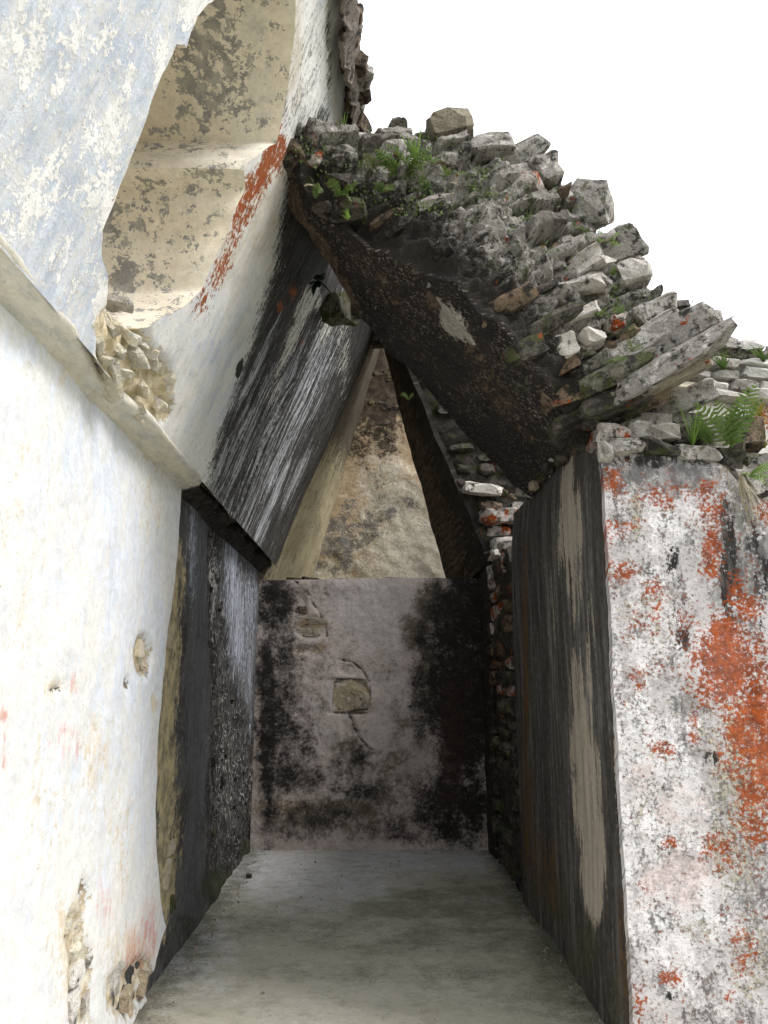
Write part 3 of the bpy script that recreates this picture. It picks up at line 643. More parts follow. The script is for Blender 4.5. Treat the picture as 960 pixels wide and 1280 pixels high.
sheet('plaster_face', SB, [(-1.16, 0), (1.16, 0), (1.16, 2.60), (.4, 2.605), (-.2, 2.60), (-.6, 2.585), (-1.16, 2.575)], M['screen'], sw, step=.013, holes=[[Vector(p) for p in rec]], seed=14, rim=.12,
    disp=lambda u, v: (fbm(u * 2.2, v * 2.2, seed=61) - .5) * .05 + (fbm(u * 11, v * 11, seed=62) - .5) * .016 - crack_shadowf(u, v) * .012 - ramp(patchf(u, v), .4, .7) * .016 - .02 * ramp(v, 2.5, 2.6) ** 2,
    attrs={'pale': blobs(SB, [(470, 770, 60, 50, .8), (430, 745, 60, 25, .6), (410, 900, 40, 60, .5), (490, 860, 40, 60, .55), (480, 920, 40, 30, .5)], .12),
           'ochre': blobs(SB, [(390, 780, 22, 9, .85), (395, 810, 16, 8, .6), (375, 812, 14, 8, .5), (350, 1010, 60, 16, .5), (438, 870, 10, 30, .4)]),
           'olive': blobs(SB, [(400, 740, 40, 16, .42), (480, 840, 30, 20, .36), (400, 870, 14, 40, .4), (500, 900, 16, 40, .45), (440, 800, 40, 20, .3), (520, 790, 22, 26, .72), (545, 755, 30, 30, .8), (440, 940, 26, 30, .55), (490, 960, 40, 40, .5), (430, 1020, 120, 26, .66), (360, 980, 40, 40, .4), (480, 1010, 40, 40, .6), (535, 850, 14, 60, .7)]),
           'dark': blobs(SB, [(342, 760, 30, 50, .85), (345, 860, 36, 100, .75), (395, 1020, 60, 24, .5), (360, 930, 40, 60, .6), (350, 960, 36, 40, .72), (385, 975, 26, 26, .55), (585, 760, 42, 60, 1), (585, 880, 48, 120, 1), (570, 1010, 60, 50, .9), (525, 870, 14, 70, .7), (530, 800, 14, 40, .7), (555, 830, 30, 120, .9), (335, 900, 14, 160, .9), (445, 960, 16, 30, .66), (455, 990, 30, 16, .62), (420, 970, 14, 30, .5), (450, 940, 30, 12, .45), (370, 1045, 60, 10, .5), (500, 1040, 60, 14, .6), (375, 830, 10, 40, .45)]),
           'crack_shadow': crack_shadowf,
           'rust': blobs(SB, [(565, 920, 20, 90, .75), (580, 850, 14, 60, .5), (545, 990, 30, 20, .5)])})
box('masonry', (-1.15, 8.17, 0), (1.15, 8.42, 2.55), M['masonry'], sw)
c = SB.px(438, 870)
blk = stone(sw, (c[0], 8.19, c[1]), (.42, .16, .33), 'rock_tan', (1, 0, 0), (0, 0, 1), .02, name='recessed_block')
rc = random.Random(6)
xx = -1.1
while xx < 1.05:                                 # crumbling crest
    w = rc.uniform(.08, .24)
    if rc.random() < .7: stone(sw, (xx + w / 2, 8.20 + rc.uniform(-.02, .05), 2.575 + rc.uniform(-.015, .012)), (w, rc.uniform(.12, .2), rc.uniform(.05, .08)), 'rock_brown' if abs(xx) < .6 else 'rock_dark', (1, rc.uniform(-.2, .2), 0), (0, 0, 1), .12)
    xx += w
for (px, py, w, h) in [(395, 776, 26, 9), (385, 790, 30, 10), (402, 802, 22, 9), (380, 762, 18, 10)]:
    c = SB.px(px, py); stone(sw, (c[0], 8.128, c[1]), (w * .0082, .05, h * .0082), 'rock_taupe' if py in (776, 790) else 'rock_brown', jit=.05)

# ================================================================== END WALL + FAR BAY
ew = thing('end_wall', 'ochre and grey gable wall closing the far end of the corbel vault', 'wall', (0, 9.4, 0))
SE = Surf((0, 9.75, 0), (1, 0, 0), (0, 0, 1))
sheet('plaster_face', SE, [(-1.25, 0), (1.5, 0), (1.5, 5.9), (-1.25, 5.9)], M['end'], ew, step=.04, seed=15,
    disp=lambda u, v: (fbm(u * 2.5, v * 2.5, seed=71) - .5) * .06 + (fbm(u * 12, v * 14, seed=72) - .5) * .025,
    attrs={'pale': blobs(SE, [(520, 690, 60, 60, .9), (480, 620, 40, 90, .58), (430, 720, 60, 30, .6), (530, 700, 40, 40, .95), (500, 640, 40, 60, .7), (450, 690, 60, 40, .5), (545, 720, 30, 40, 1), (440, 600, 20, 60, .3)]),  # cream plaster, paler low right where incoming light is painted in
           'grey': blobs(SE, [(430, 670, 40, 34, .66), (465, 655, 24, 24, .55), (488, 640, 8, 14, .7), (420, 700, 40, 20, .5), (440, 640, 20, 20, .55), (510, 630, 12, 10, .55)]),
           'dark': blobs(SE, [(470, 480, 50, 70, .95), (480, 545, 24, 30, .66), (450, 550, 24, 40, .6), (470, 600, 14, 60, .35)])})
box('masonry', (-1.3, 9.83, 0), (1.6, 10.3, 5.8), M['masonry'], ew)
r4 = random.Random(9)
for i in range(30):
    zc = r4.uniform(4.6, 5.6); x = r4.uniform(-.26, .36)
    stone(ew, (x, 9.80, zc), (r4.uniform(.08, .26), .12, r4.uniform(.04, .09)), r4.choice(['rock_brown', 'rock_brown', 'rock_dark']), (1, 0, r4.uniform(-.15, .15)), (0, 0, 1), .15)
# left slope of the far bay (part of the gallery wall)
A0, A1 = Vector((-1.24, 8.10, 2.3)), Vector((.08, 8.10, 5.6)); B0, B1 = Vector((-.86, 9.8, 2.3)), Vector((.08, 9.8, 5.8))
def ruled(name, a0, a1, b0, b1, mat, parent, nu, nv, amp, seed, attrs, thick=0.0):
    V, UV = [], []
    nrm = (b0 - a0).cross(a1 - a0).normalized()
    if nrm.dot(CAM - a0) < 0: nrm = -nrm
    for i in range(nu):
        for j in range(nv):
            s, t = i / (nu - 1), j / (nv - 1)
            p = (a0 * (1 - s) + b0 * s) * (1 - t) + (a1 * (1 - s) + b1 * s) * t
            V.append(p); UV.append((s * (b0 - a0).length, t * (a1 - a0).length))
    V = np.array([tuple(v) for v in V]); UV = np.array(UV)
    w = (fbm(V[:, 0] * 3, V[:, 1] * 3, V[:, 2] * 3, seed=seed) - .5) * amp + (fbm(V[:, 0] * 14, V[:, 1] * 14, V[:, 2] * 14, seed=seed + 1) - .5) * amp * .25
    V = V + w[:, None] * np.array(nrm)
    F = [(i * nv + j, (i + 1) * nv + j, (i + 1) * nv + j + 1, i * nv + j + 1) for i in range(nu - 1) for j in range(nv - 1)]
    if thick:
        k = len(V); V = np.vstack([V, V - np.array(nrm) * thick]); UV = np.vstack([UV, UV])
        F += [tuple(x + k for x in f[::-1]) for f in F]
        bd = [i * nv for i in range(nu)] + [(nu - 1) * nv + j for j in range(1, nv)] + [i * nv + nv - 1 for i in range(nu - 2, -1, -1)] + [j for j in range(nv - 2, 0, -1)]
        F += [(bd[i], bd[(i + 1) % len(bd)], bd[(i + 1) % len(bd)] + k, bd[i] + k) for i in range(len(bd))]
    o = mesh_obj(name, V, F, mat, parent, smooth=True); me = o.data
    bm = bmesh.new(); bm.from_mesh(me); bmesh.ops.recalc_face_normals(bm, faces=bm.faces[:]); bm.to_mesh(me); bm.free()
    me.set_sharp_from_angle(angle=R(50))
    uvl = me.uv_layers.new(name='UVMap'); li = np.zeros(len(me.loops), int); me.loops.foreach_get('vertex_index', li)
    uvl.data.foreach_set('uv', UV[li].ravel())
    for kk, f in attrs.items():
        A = me.attributes.new(kk, 'FLOAT', 'POINT'); A.data.foreach_set('value', f(UV[:, 0], UV[:, 1]).astype(np.float32))
    return o
ruled('far_slope', A0, A1, B0, B1, M['tan_slope'], gw, 24, 60, .05, 81, {'dark': lambda u, v: np.clip(ramp(v, 1.6, 2.6) * .9 + .25 + ramp(u, .35, 0) * .3, 0, 1)}, thick=.25)
box('masonry', (-2.7, 8.31, 0), (-1.12, 10.3, 2.6), M['masonry'], gw)

# ================================================================== RIGHT STUB WALL with the far half of the vault
st = thing('stub_wall', 'dark broken wall and leaning vault remnant beyond the doorway gap, orange stained stone ends', 'wall', (1.4, 8.4, 0))
ruled('vault_soffit', Vector((1.13, 7.72, 2.72)), Vector((.07, 7.72, 5.42)), Vector((.865, 8.78, 2.45)), Vector((.11, 8.78, 5.40)), M['far_soffit'], st, 30, 60, .06, 91, {'brown': lambda u, v: np.clip(.55 - np.abs(u - .75) * .5, 0, 1)}, thick=.06)
ruled('inner_face', Vector((1.11, 7.70, 0)), Vector((1.13, 7.70, 2.74)), Vector((1.11, 8.78, 0)), Vector((1.0, 8.78, 2.6)), M['far_soffit'], st, 20, 60, .05, 93, {'brown': lambda u, v: .25 + 0 * u}, thick=.02)
box('masonry', (1.20, 7.82, 0), (1.9, 8.70, 2.75), M['core_dark'], st)
prism('masonry', [(1.22, 2.76), (1.9, 2.76), (1.75, 3.4), (.9, 4.3), (.25, 5.5), (.20, 5.35)], 7.84, 8.70, M['core_dark'], st)
r5 = random.Random(31)
SQ = Surf((0, 7.76, 0), (1, 0, 0), (0, 0, 1))
sheet('broken_face', SQ, [(1.14, 0), (1.9, 0), (1.9, 2.75), (1.8, 3.3), (1.05, 4.2), (.3, 5.5), (.10, 5.42), (1.14, 2.76)], M['core_jamb'], st, step=.03, seed=23,
    disp=lambda u, v: (fbm(u * 5, v * 8, seed=161) - .5) * .16 + (fbm(u * 18, v * 24, seed=162) - .5) * .05)
z = .02
while z < 2.8:                                   # jamb courses facing the passage
    h = r5.uniform(.08, .24)
    x = 1.13
    while x < 1.85:
        w = r5.uniform(.16, .34)
        q = (z + h / 2)
        if q > 2.3: mt = r5.choice(['rock_pale', 'rock', 'rock_brown', 'rock_orange'])
        elif q > 1.5: mt = r5.choice(['rock_brown', 'rock_rust', 'rock_orange', 'rock_dark'])
        else: mt = r5.choice(['rock_mossdark', 'rock_mossdark', 'rock_dark'])  # lower courses darkened in colour for the dim light
        if r5.random() < .62: stone(st, (x + w / 2, 7.80 + r5.uniform(-.03, .03), z + h / 2), (w * r5.uniform(.7, 1), .18, h * r5.uniform(.7, 1)), mt, (1, 0, r5.uniform(-.12, .12)), (0, 0, 1), .15)
        x += w
    z += h
z = 2.82
while z < 4.9:                                   # broken end of the far vault half
    h = r5.uniform(.09, .16); x = 1.10 - K * (z - 2.75) + .04; xe = min(1.75, 1.9 - (z - 2.8) * .45)
    while x < xe:
        w = r5.uniform(.18, .4)
        if z < 3.15: mt = r5.choice(['rock_orange', 'rock', 'rock_brown', 'rock_orange'])
        elif z < 3.5: mt = r5.choice(['rock_brown', 'rock_dark', 'rock'])
        else: mt = r5.choice(['rock_dark', 'rock_dark', 'rock_mossdark'])
        if r5.random() < .62: stone(st, (x + w / 2, 7.79 + r5.uniform(-.06, .04), z + h / 2), (w * r5.uniform(.6, .97), .2, h * r5.uniform(.7, .95)), mt, (1, r5.uniform(-.15, .15), r5.uniform(-.08, .08)), (0, 0, 1), .08)
        x += w
    z += h
p = at(602, 611, 7.70); stone(st, p, (.40, .2, .14), 'rock_chalk', (1, 0, -.06), (0, 0, 1), .04)  # white stone, light through the gap painted into its tone
p = at(625, 645, 7.64); stone(st, p, (.40, .2, .16), 'rock_orange', (1, 0, .05), (0, 0, 1), .04)
p = at(632, 685, 7.64); stone(st, p, (.30, .2, .18), 'rock_pale', (1, 0, 0), (0, 0, 1), .04)
SK = Surf((1.16, 0, 0), (0, -1, 0), (0, 0, 1))
sheet('rubble_face', SK, [(-7.78, 0), (-6.28, 0), (-6.28, 2.62), (-6.8, 2.70), (-7.3, 2.66), (-7.78, 2.74)], M['core_jamb'], st, step=.03, seed=27, rim=.3,
    disp=lambda u, v: (fbm(u * 5, v * 8, seed=171) - .5) * .14 + (fbm(u * 18, v * 24, seed=172) - .5) * .05)
box('masonry', (1.30, 6.36, 0), (1.85, 7.80, 2.60), M['core_dark'], st)
z = .02
while z < 2.72:
    h = r5.uniform(.08, .2); yy = 6.34
    while yy < 7.7:
        w = r5.uniform(.14, .36); q = z + h / 2
        if q > 2.45: mt = r5.choice(['rock_chalk', 'rock_orange', 'rock_pale'])  # pale top stones and dark lower ones paint light from above
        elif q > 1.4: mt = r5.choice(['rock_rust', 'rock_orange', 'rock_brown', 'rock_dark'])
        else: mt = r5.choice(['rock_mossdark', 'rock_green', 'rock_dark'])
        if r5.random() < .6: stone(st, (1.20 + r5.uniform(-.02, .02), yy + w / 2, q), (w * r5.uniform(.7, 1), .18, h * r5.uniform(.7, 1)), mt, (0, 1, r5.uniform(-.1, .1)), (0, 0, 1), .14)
        yy += w
    z += h
# capstones across the apex of the far stretch
y = 6.0
while y < 8.7:
    w = r5.uniform(.25, .45)
    stone(st, (.12 + r5.uniform(-.04, .04), y + w / 2, 5.50), (w, .85, .16), 'rock_dark', (0, 1, 0), (0, 0, 1), .05, name='capstone'); y += w

# ================================================================== PIER
pr = thing('pier', 'stout masonry pier with white front splashed with orange lichen and blackened inner side', 'pier', (1.9, 5, 0))
SP = Surf((0, 3.72, 0), (1, 0, 0), (0, 0, 1))
ptop = [SP.px(*p) for p in [(752, 574), (790, 562), (840, 563), (880, 566), (905, 580), (930, 610), (975, 640)]]
front = [(1.10, 0), (2.7, 0), (2.7, 2.2)] + ptop[::-1]
front[-1] = (1.105, ptop[0][1])
orf = blobs(SP, [(912, 830, 50, 60, .82), (942, 910, 38, 80, .80), (890, 690, 15, 36, .75), (888, 640, 18, 30, .52), (948, 980, 30, 90, .64), (905, 800, 24, 36, .9), (775, 715, 22, 14, .6), (820, 745, 26, 18, .44), (765, 600, 16, 20, .55), (935, 760, 20, 26, .62), (830, 620, 60, 16, .36), (825, 935, 16, 9, .62), (868, 910, 8, 24, .6), (840, 1055, 10, 8, .6), (905, 1065, 26, 30, .5), (835, 1222, 18, 9, .62), (880, 625, 10, 26, .62), (955, 640, 14, 20, .6), (810, 840, 30, 10, .36), (855, 780, 16, 24, .36), (800, 780, 24, 24, .34), (800, 860, 10, 8, .5), (920, 740, 12, 30, .5), (760, 690, 8, 26, .5), (780, 660, 24, 12, .36), (930, 1180, 16, 40, .44), (912, 1245, 6, 6, .6), (800, 1250, 10, 30, .4)], .0)
sheet('front_face', SP, front, M['pier_front'], pr, step=.02, seed=16, rim=.05, jag=.006,
    disp=lambda u, v: (fbm(u * 2.5, v * 2.5, seed=101) - .5) * .05 + (fbm(u * 13, v * 13, seed=102) - .5) * .02 - .03 * ramp(v, 2.4, 2.65) ** 2,
    attrs={'white': blobs(SP, [(820, 790, 50, 60, .6), (830, 1000, 60, 110, .75), (800, 920, 30, 80, .7), (850, 1130, 70, 90, .7), (840, 650, 50, 24, .6), (820, 700, 30, 60, .5), (770, 870, 10, 120, .8), (780, 1050, 12, 150, .7)]),
           'grey': blobs(SP, [(830, 590, 100, 36, .95), (930, 680, 44, 120, .85), (800, 720, 60, 60, .45), (840, 740, 34, 40, .5), (860, 880, 40, 26, .55), (800, 630, 40, 20, .5), (945, 1100, 34, 80, .62), (890, 1140, 30, 14, .45), (850, 1230, 90, 30, .45), (880, 1010, 20, 40, .4), (955, 850, 20, 80, .5), (815, 880, 26, 20, .4), (770, 640, 12, 40, .5), (915, 600, 30, 30, .7), (790, 950, 12, 16, .4), (900, 1270, 60, 20, .5)], .33),
           'speckle': blobs(SP, [(930, 960, 50, 110, .62), (915, 1060, 40, 60, .58), (900, 920, 40, 40, .5), (940, 1200, 30, 70, .5), (820, 940, 20, 10, .5), (795, 645, 8, 40, .7), (800, 760, 30, 20, .45), (800, 1010, 16, 30, .42), (870, 1160, 26, 14, .5), (820, 800, 20, 30, .42)], .18),
           'dark': blobs(SP, [(912, 710, 14, 80, .78), (800, 575, 60, 10, .5), (870, 572, 40, 10, .55), (945, 690, 14, 60, .5), (840, 700, 10, 20, .62), (855, 800, 14, 18, .72), (890, 945, 10, 10, .68), (945, 870, 14, 60, .55), (850, 760, 12, 40, .5), (905, 640, 10, 30, .5), (955, 730, 20, 50, .5), (838, 1245, 5, 5, .8)]),
           'pink': blobs(SP, [(850, 1100, 50, 40, .7), (800, 970, 20, 20, .6), (850, 1010, 40, 30, .5)]),
           'orange': orf})
SI = Surf((1.11, 0, 0), (0, -1, 0), (0, 0, 1))
IT = 2.86
inr = [(-6.35, 0), (-3.74, 0), (-3.74, 2.60), (-4.0, IT), (-6.35, IT + .05)]
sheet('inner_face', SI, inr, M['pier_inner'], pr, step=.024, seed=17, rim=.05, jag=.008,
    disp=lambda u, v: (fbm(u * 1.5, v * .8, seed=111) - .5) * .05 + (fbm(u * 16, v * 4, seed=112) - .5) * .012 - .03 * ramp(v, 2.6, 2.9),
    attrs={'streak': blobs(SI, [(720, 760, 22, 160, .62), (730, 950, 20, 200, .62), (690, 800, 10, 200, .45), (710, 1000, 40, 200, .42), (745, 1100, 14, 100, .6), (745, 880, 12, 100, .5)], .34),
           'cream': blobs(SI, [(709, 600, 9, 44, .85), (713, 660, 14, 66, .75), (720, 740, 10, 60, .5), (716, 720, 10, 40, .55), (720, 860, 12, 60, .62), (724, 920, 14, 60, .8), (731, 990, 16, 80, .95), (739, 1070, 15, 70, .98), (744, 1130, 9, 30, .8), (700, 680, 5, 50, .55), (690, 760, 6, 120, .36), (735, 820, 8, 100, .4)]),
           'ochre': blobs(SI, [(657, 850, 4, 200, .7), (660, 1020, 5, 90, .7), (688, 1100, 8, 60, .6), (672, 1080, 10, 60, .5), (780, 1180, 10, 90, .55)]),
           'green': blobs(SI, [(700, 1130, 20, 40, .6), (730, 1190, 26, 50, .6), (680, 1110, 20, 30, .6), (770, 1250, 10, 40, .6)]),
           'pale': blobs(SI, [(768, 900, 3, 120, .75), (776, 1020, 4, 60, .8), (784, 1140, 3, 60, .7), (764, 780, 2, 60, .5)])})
box('masonry', (1.17, 3.78, 0), (2.7, 6.32, 2.5), M['core_dark'], pr)
r6 = random.Random(3)
z = .0
while z < 2.5:                                   # rear jamb of the pier at the doorway gap
    h = r6.uniform(.14, .22); x = 1.16
    while x < 2.6:
        w = r6.uniform(.2, .42); stone(pr, (x + w / 2, 6.33, z + h / 2), (w, .12, h * .97), r6.choice(['rock', 'rock_pale', 'rock_orange']), jit=.05); x += w
    z += h
# rubble on top of the pier
for (px, py, Y, w, h, mt) in [(760, 550, 3.86, 40, 30, 'rock_orange'), (790, 548, 3.9, 50, 30, 'rock'), (820, 548, 3.9, 40, 18, 'rock_pale'), (850, 552, 3.95, 40, 24, 'rock_dark'), (880, 548, 4.0, 36, 30, 'rock_pale'), (905, 555, 4.1, 44, 36, 'rock_dark'), (935, 590, 4.1, 40, 44, 'rock_green'),
                              (775, 565, 3.82, 46, 22, 'rock'), (815, 566, 3.84, 50, 20, 'rock_dark'), (858, 568, 3.84, 48, 22, 'rock'), (895, 575, 3.86, 40, 26, 'rock_dark'), (925, 605, 3.88, 44, 34, 'rock'), (960, 640, 3.9, 50, 40, 'rock'), (800, 535, 4.2, 60, 22, 'rock_pale'), (845, 530, 4.3, 60, 22, 'rock'), (755, 570, 3.8, 16, 22, 'rock_pale'), (985, 650, 3.95, 60, 60, 'rock'),
                              (925, 548, 4.3, 40, 36, 'rock_brown'), (870, 535, 4.35, 60, 20, 'rock_pale')]:
    k = Y * 1.03 / FPX; stone(pr, at(px, py, Y), (w * k * 1.15, .3, h * k * 1.15), mt, (1, r6.uniform(-.2, .2), r6.uniform(-.12, .06)), (0, -.1, 1), .12)
r7 = random.Random(13)
for i in range(46):
    x, Y = r7.uniform(1.3, 2.6), r7.uniform(3.9, 6.25)
    stone(pr, (x, Y, 2.55 + r7.uniform(0, .12)), (r7.uniform(.2, .4), r7.uniform(.2, .4), r7.uniform(.1, .2)), r7.choice(['rock', 'rock_pale', 'rock_green']), (r7.uniform(-1, 1), 1, 0), (0, 0, 1), .2)

# ================================================================== BROKEN VAULT SLAB leaning over the passage
bv = thing('broken_vault', 'broken half of a corbel vault leaning across, black soffit, layered grey rubble stones on top', 'vault', (1.1, 4.5, 2.8))
Pb0, Pb1, Pt0 = Vector((1.12, 3.9, 2.80)), Vector((1.12, 5.7, 2.86)), Vector((-.46, 3.5, 4.12))
Uu = (Pb1 - Pb0).normalized(); Vv = (Pt0 - Pb0); Vv = (Vv - Uu * Vv.dot(Uu)).normalized()
SS = Surf(Pb0, Uu, Vv)
if SS.n.dot(CAM - Pb0) < 0: SS = Surf(Pb0, -Uu, Vv)
front_px = [(348, 198), (360, 216), (372, 222), (388, 244), (402, 250), (422, 274), (440, 282), (468, 308), (500, 318), (532, 340), (570, 350), (604, 384), (640, 406), (660, 438), (685, 462), (698, 494), (715, 513), (728, 534), (738, 545)]
rear_px = [(700, 580), (662, 625), (640, 606), (600, 560), (548, 506), (495, 448), (452, 398), (420, 345), (390, 300), (365, 258), (347, 222)]
so_out = [SS.px(*p) for p in front_px + rear_px]
brf = blobs(SS, [(372, 258, 10, 40, .85, -30), (400, 305, 10, 46, .85, -32), (430, 360, 8, 34, .8, -32), (360, 225, 8, 26, .7, -30), (560, 400, 8, 60, .42, -42), (640, 520, 14, 90, .42, -40), (480, 360, 20, 60, .38, -40), (600, 450, 12, 90, .42, -42)])  # strong blobs paint the lit lower plaster edge light brown
layf = poly(SS, [(348, 190), (400, 255), (470, 318), (545, 372), (600, 440), (640, 490), (690, 545), (740, 560), (760, 480), (640, 380), (500, 300), (380, 200)], .03)
palef = blobs(SS, [(568, 402, 16, 28, .95, -38), (585, 420, 10, 14, .9, -30), (553, 375, 5, 10, .8, -35), (540, 352, 4, 6, .7)])
def lerp_list(L, t):
    f = t * (len(L) - 1); i = min(int(f), len(L) - 2); return L[i].lerp(L[i + 1], f - i)
sdisp = lambda u, v: (fbm(u * 2.5, v * 2, seed=121) - .5) * .09 + (fbm(u * 12, v * 6, seed=122) - .5) * .035 + palef(u, v) * .012 + layf(u, v) * .03
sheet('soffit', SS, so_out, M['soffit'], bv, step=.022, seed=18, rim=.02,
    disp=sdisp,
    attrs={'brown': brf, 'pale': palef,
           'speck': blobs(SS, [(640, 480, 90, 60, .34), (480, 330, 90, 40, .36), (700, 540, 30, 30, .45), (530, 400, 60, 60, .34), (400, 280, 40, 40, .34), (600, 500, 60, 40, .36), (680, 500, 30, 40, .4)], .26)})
# rubble body: lofted from the soffit's broken front edge over the skyline to the back
sil_px = [(352, 190), (385, 178), (440, 176), (500, 180), (560, 186), (630, 206), (690, 240), (750, 300), (800, 372), (880, 435)]
sil_Y = [3.60, 3.75, 3.95, 4.05, 4.05, 4.05, 4.05, 4.0, 3.9, 3.85]
fr_uv = [Vector(SS.px(*p)) for p in front_px]; E = []
for i in range((len(fr_uv) - 1) * 8 + 1):
    q = lerp_list(fr_uv, i / ((len(fr_uv) - 1) * 8)); E.append(SS.P(q.x, q.y, float(sdisp(np.array([q.x]), np.array([q.y]))[0]) + .004))
T = [at(*p, yy) for p, yy in zip(sil_px, sil_Y)]
Bk = [SS.P(*SS.px(*p), -.02) for p in rear_px[::-1]]            # rear edge of the soffit, left to right
def back_top(t):
    p = lerp_list(T, t); return Vector((p.x, p.y + 1.35, p.z + .02))
def core_pt(t, s):
    """s 0..1 broken face, 1..2 roof side, 2..3 rear break"""
    e, tp, b2, b3 = lerp_list(E, t), lerp_list(T, t), back_top(t), lerp_list(Bk, t)
    if s <= 1:
        p = e.lerp(tp, s); bul = math.sin(s * math.pi) * .05; return p + Vector((0, -bul, 0))
    if s <= 2: return tp.lerp(b2, s - 1)
    return b2.lerp(b3 + Vector((0, 0, .03)), s - 2)
def cells(a, b, seed):
    """bedded masonry: protrusion (0..1), joint depth (0..1) and a tone per stone"""
    wa = a + (fbm(a * 3, b * 3, seed=seed) - .5) * .10; wb = b + (fbm(a * 2.2, b * 2.2, seed=seed + 1) - .5) * .10
    wb = wb + (fbm(wa * .7, wb * 5, seed=seed + 4) - .5) * .16
    B_ = wb * 11.5; ib = np.floor(B_); fb = B_ - ib
    k = 3.0 + 3.2 * _h(ib.astype(np.int64), ib.astype(np.int64) * 3, 7, seed)
    A_ = wa * k + _h(ib.astype(np.int64), 5, 1, seed) * 9; ia = np.floor(A_); fa = A_ - ia
    h1 = _h(ia.astype(np.int64), ib.astype(np.int64), 2, seed); h2 = _h(ia.astype(np.int64), ib.astype(np.int64), 11, seed)
    e = np.minimum(np.minimum(fb, 1 - fb) * .9, np.minimum(fa, 1 - fa) * 2.0)
    return h1, np.clip(e / .16, 0, 1), h2
def build_core():
    nt = 300; S_ = np.concatenate([np.linspace(0, 1, 150), np.linspace(1, 2, 46)[1:], np.linspace(2, 3, 30)[1:]]); ns = len(S_)
    V = np.array([tuple(core_pt(i / (nt - 1), float(q))) for i in range(nt) for q in S_])
    sv = np.tile(S_, nt); tv = np.repeat(np.arange(nt) / (nt - 1), ns)
    a = V[:, 0] * .88 + V[:, 2] * .42 - V[:, 1] * .3; b = -V[:, 0] * .42 + V[:, 2] * .88
    pr_, jn, tone = cells(a, b, 131)
    big = np.clip((fbm(a * 2.3, b * 2.3, seed=137) - .40) / .16, 0, 1) * np.clip((sv - .12) / .35, .25, 1)     # soil and mortar swallow some of the stones
    d = .04 * np.clip(sv * 3, 0, 1) + big * ((pr_ - .42) * .20 * jn - (1 - jn) * .06) + (1 - big) * (fbm(a * 9, V[:, 1] * 9, b * 14, seed=138) - .45) * .22 + (fbm(a * 5, V[:, 1] * 5, b * 8, seed=133) - .5) * .10 + (fbm(a * 20, V[:, 1] * 20, b * 30, seed=132) - .5) * .045
    lim = np.clip(sv / .10, 0, 1) * np.clip((3 - sv) / .12, 0, 1) * np.clip(tv / .03, 0, 1)
    V[:, 1] -= d * lim * np.where(sv < 1.4, 1, .3); V[:, 2] += d * .45 * lim; V[:, 0] += d * .3 * lim
    F = [(i * ns + j, (i + 1) * ns + j, (i + 1) * ns + j + 1, i * ns + j + 1) for i in range(nt - 1) for j in range(ns - 1)]
    F += [tuple(j for j in range(ns)), tuple((nt - 1) * ns + j for j in range(ns - 1, -1, -1))]
    o = mesh_obj('rubble_core', V, F, M['core'], bv, smooth=True); o.data.set_sharp_from_angle(angle=R(38))
    soot = np.clip(np.where(sv < 1.5, 1.15 - sv / np.where(tv < .5, .60, .34), 1.25 - (3 - sv) / .5), 0, 1)
    for k, v in (('soot', soot), ('tone', np.clip(tone * jn * big + (1 - big) * (fbm(a * 7, b * 9, seed=139) - .15) * 1.1, 0, 1))):
        A = o.data.attributes.new(k, 'FLOAT', 'POINT'); A.data.foreach_set('value', v.astype(np.float32))
    return o
build_core()
r8 = random.Random(77)
LA = Vector((.82, -.30, .40)).normalized(); LU = Vector((-.40, -.05, .9))
cnt = 0
for i in range(420):
    t, s = r8.random() ** .8, r8.uniform(.05, 1.0)
    p = core_pt(t, s)
    darkz = s < .30 or (t < .45 and s < .5)
    small = i > 60
    L = r8.uniform(.05, .13) if small else r8.uniform(.16, .34)
    th = r8.uniform(.025, .06) if small else r8.uniform(.05, .10)
    if t < .35 and not small: L *= .7
    if darkz and r8.random() < .3: continue
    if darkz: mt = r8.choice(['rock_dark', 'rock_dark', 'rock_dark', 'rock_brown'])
    elif t < .3: mt = r8.choice(['rock', 'rock_green', 'rock_orange', 'rock_dark', 'rock'])
    else: mt = r8.choice(['rock', 'rock', 'rock', 'rock_pale', 'rock_green', 'rock_dark', 'rock_brown', 'rock_brown'] if not small else ['rock', 'rock', 'rock_brown', 'rock_dark', 'rock_pale', 'rock_orange'])
    ax = LA + Vector((r8.uniform(-.1, .1), r8.uniform(-.3, .3), r8.uniform(-.2, .2)))
    stone(bv, p + Vector((0, r8.uniform(-.01, .06), -.01)), (L, r8.uniform(.10, .24), th), mt, ax, LU, .28); cnt += 1
    if cnt >= 95: break
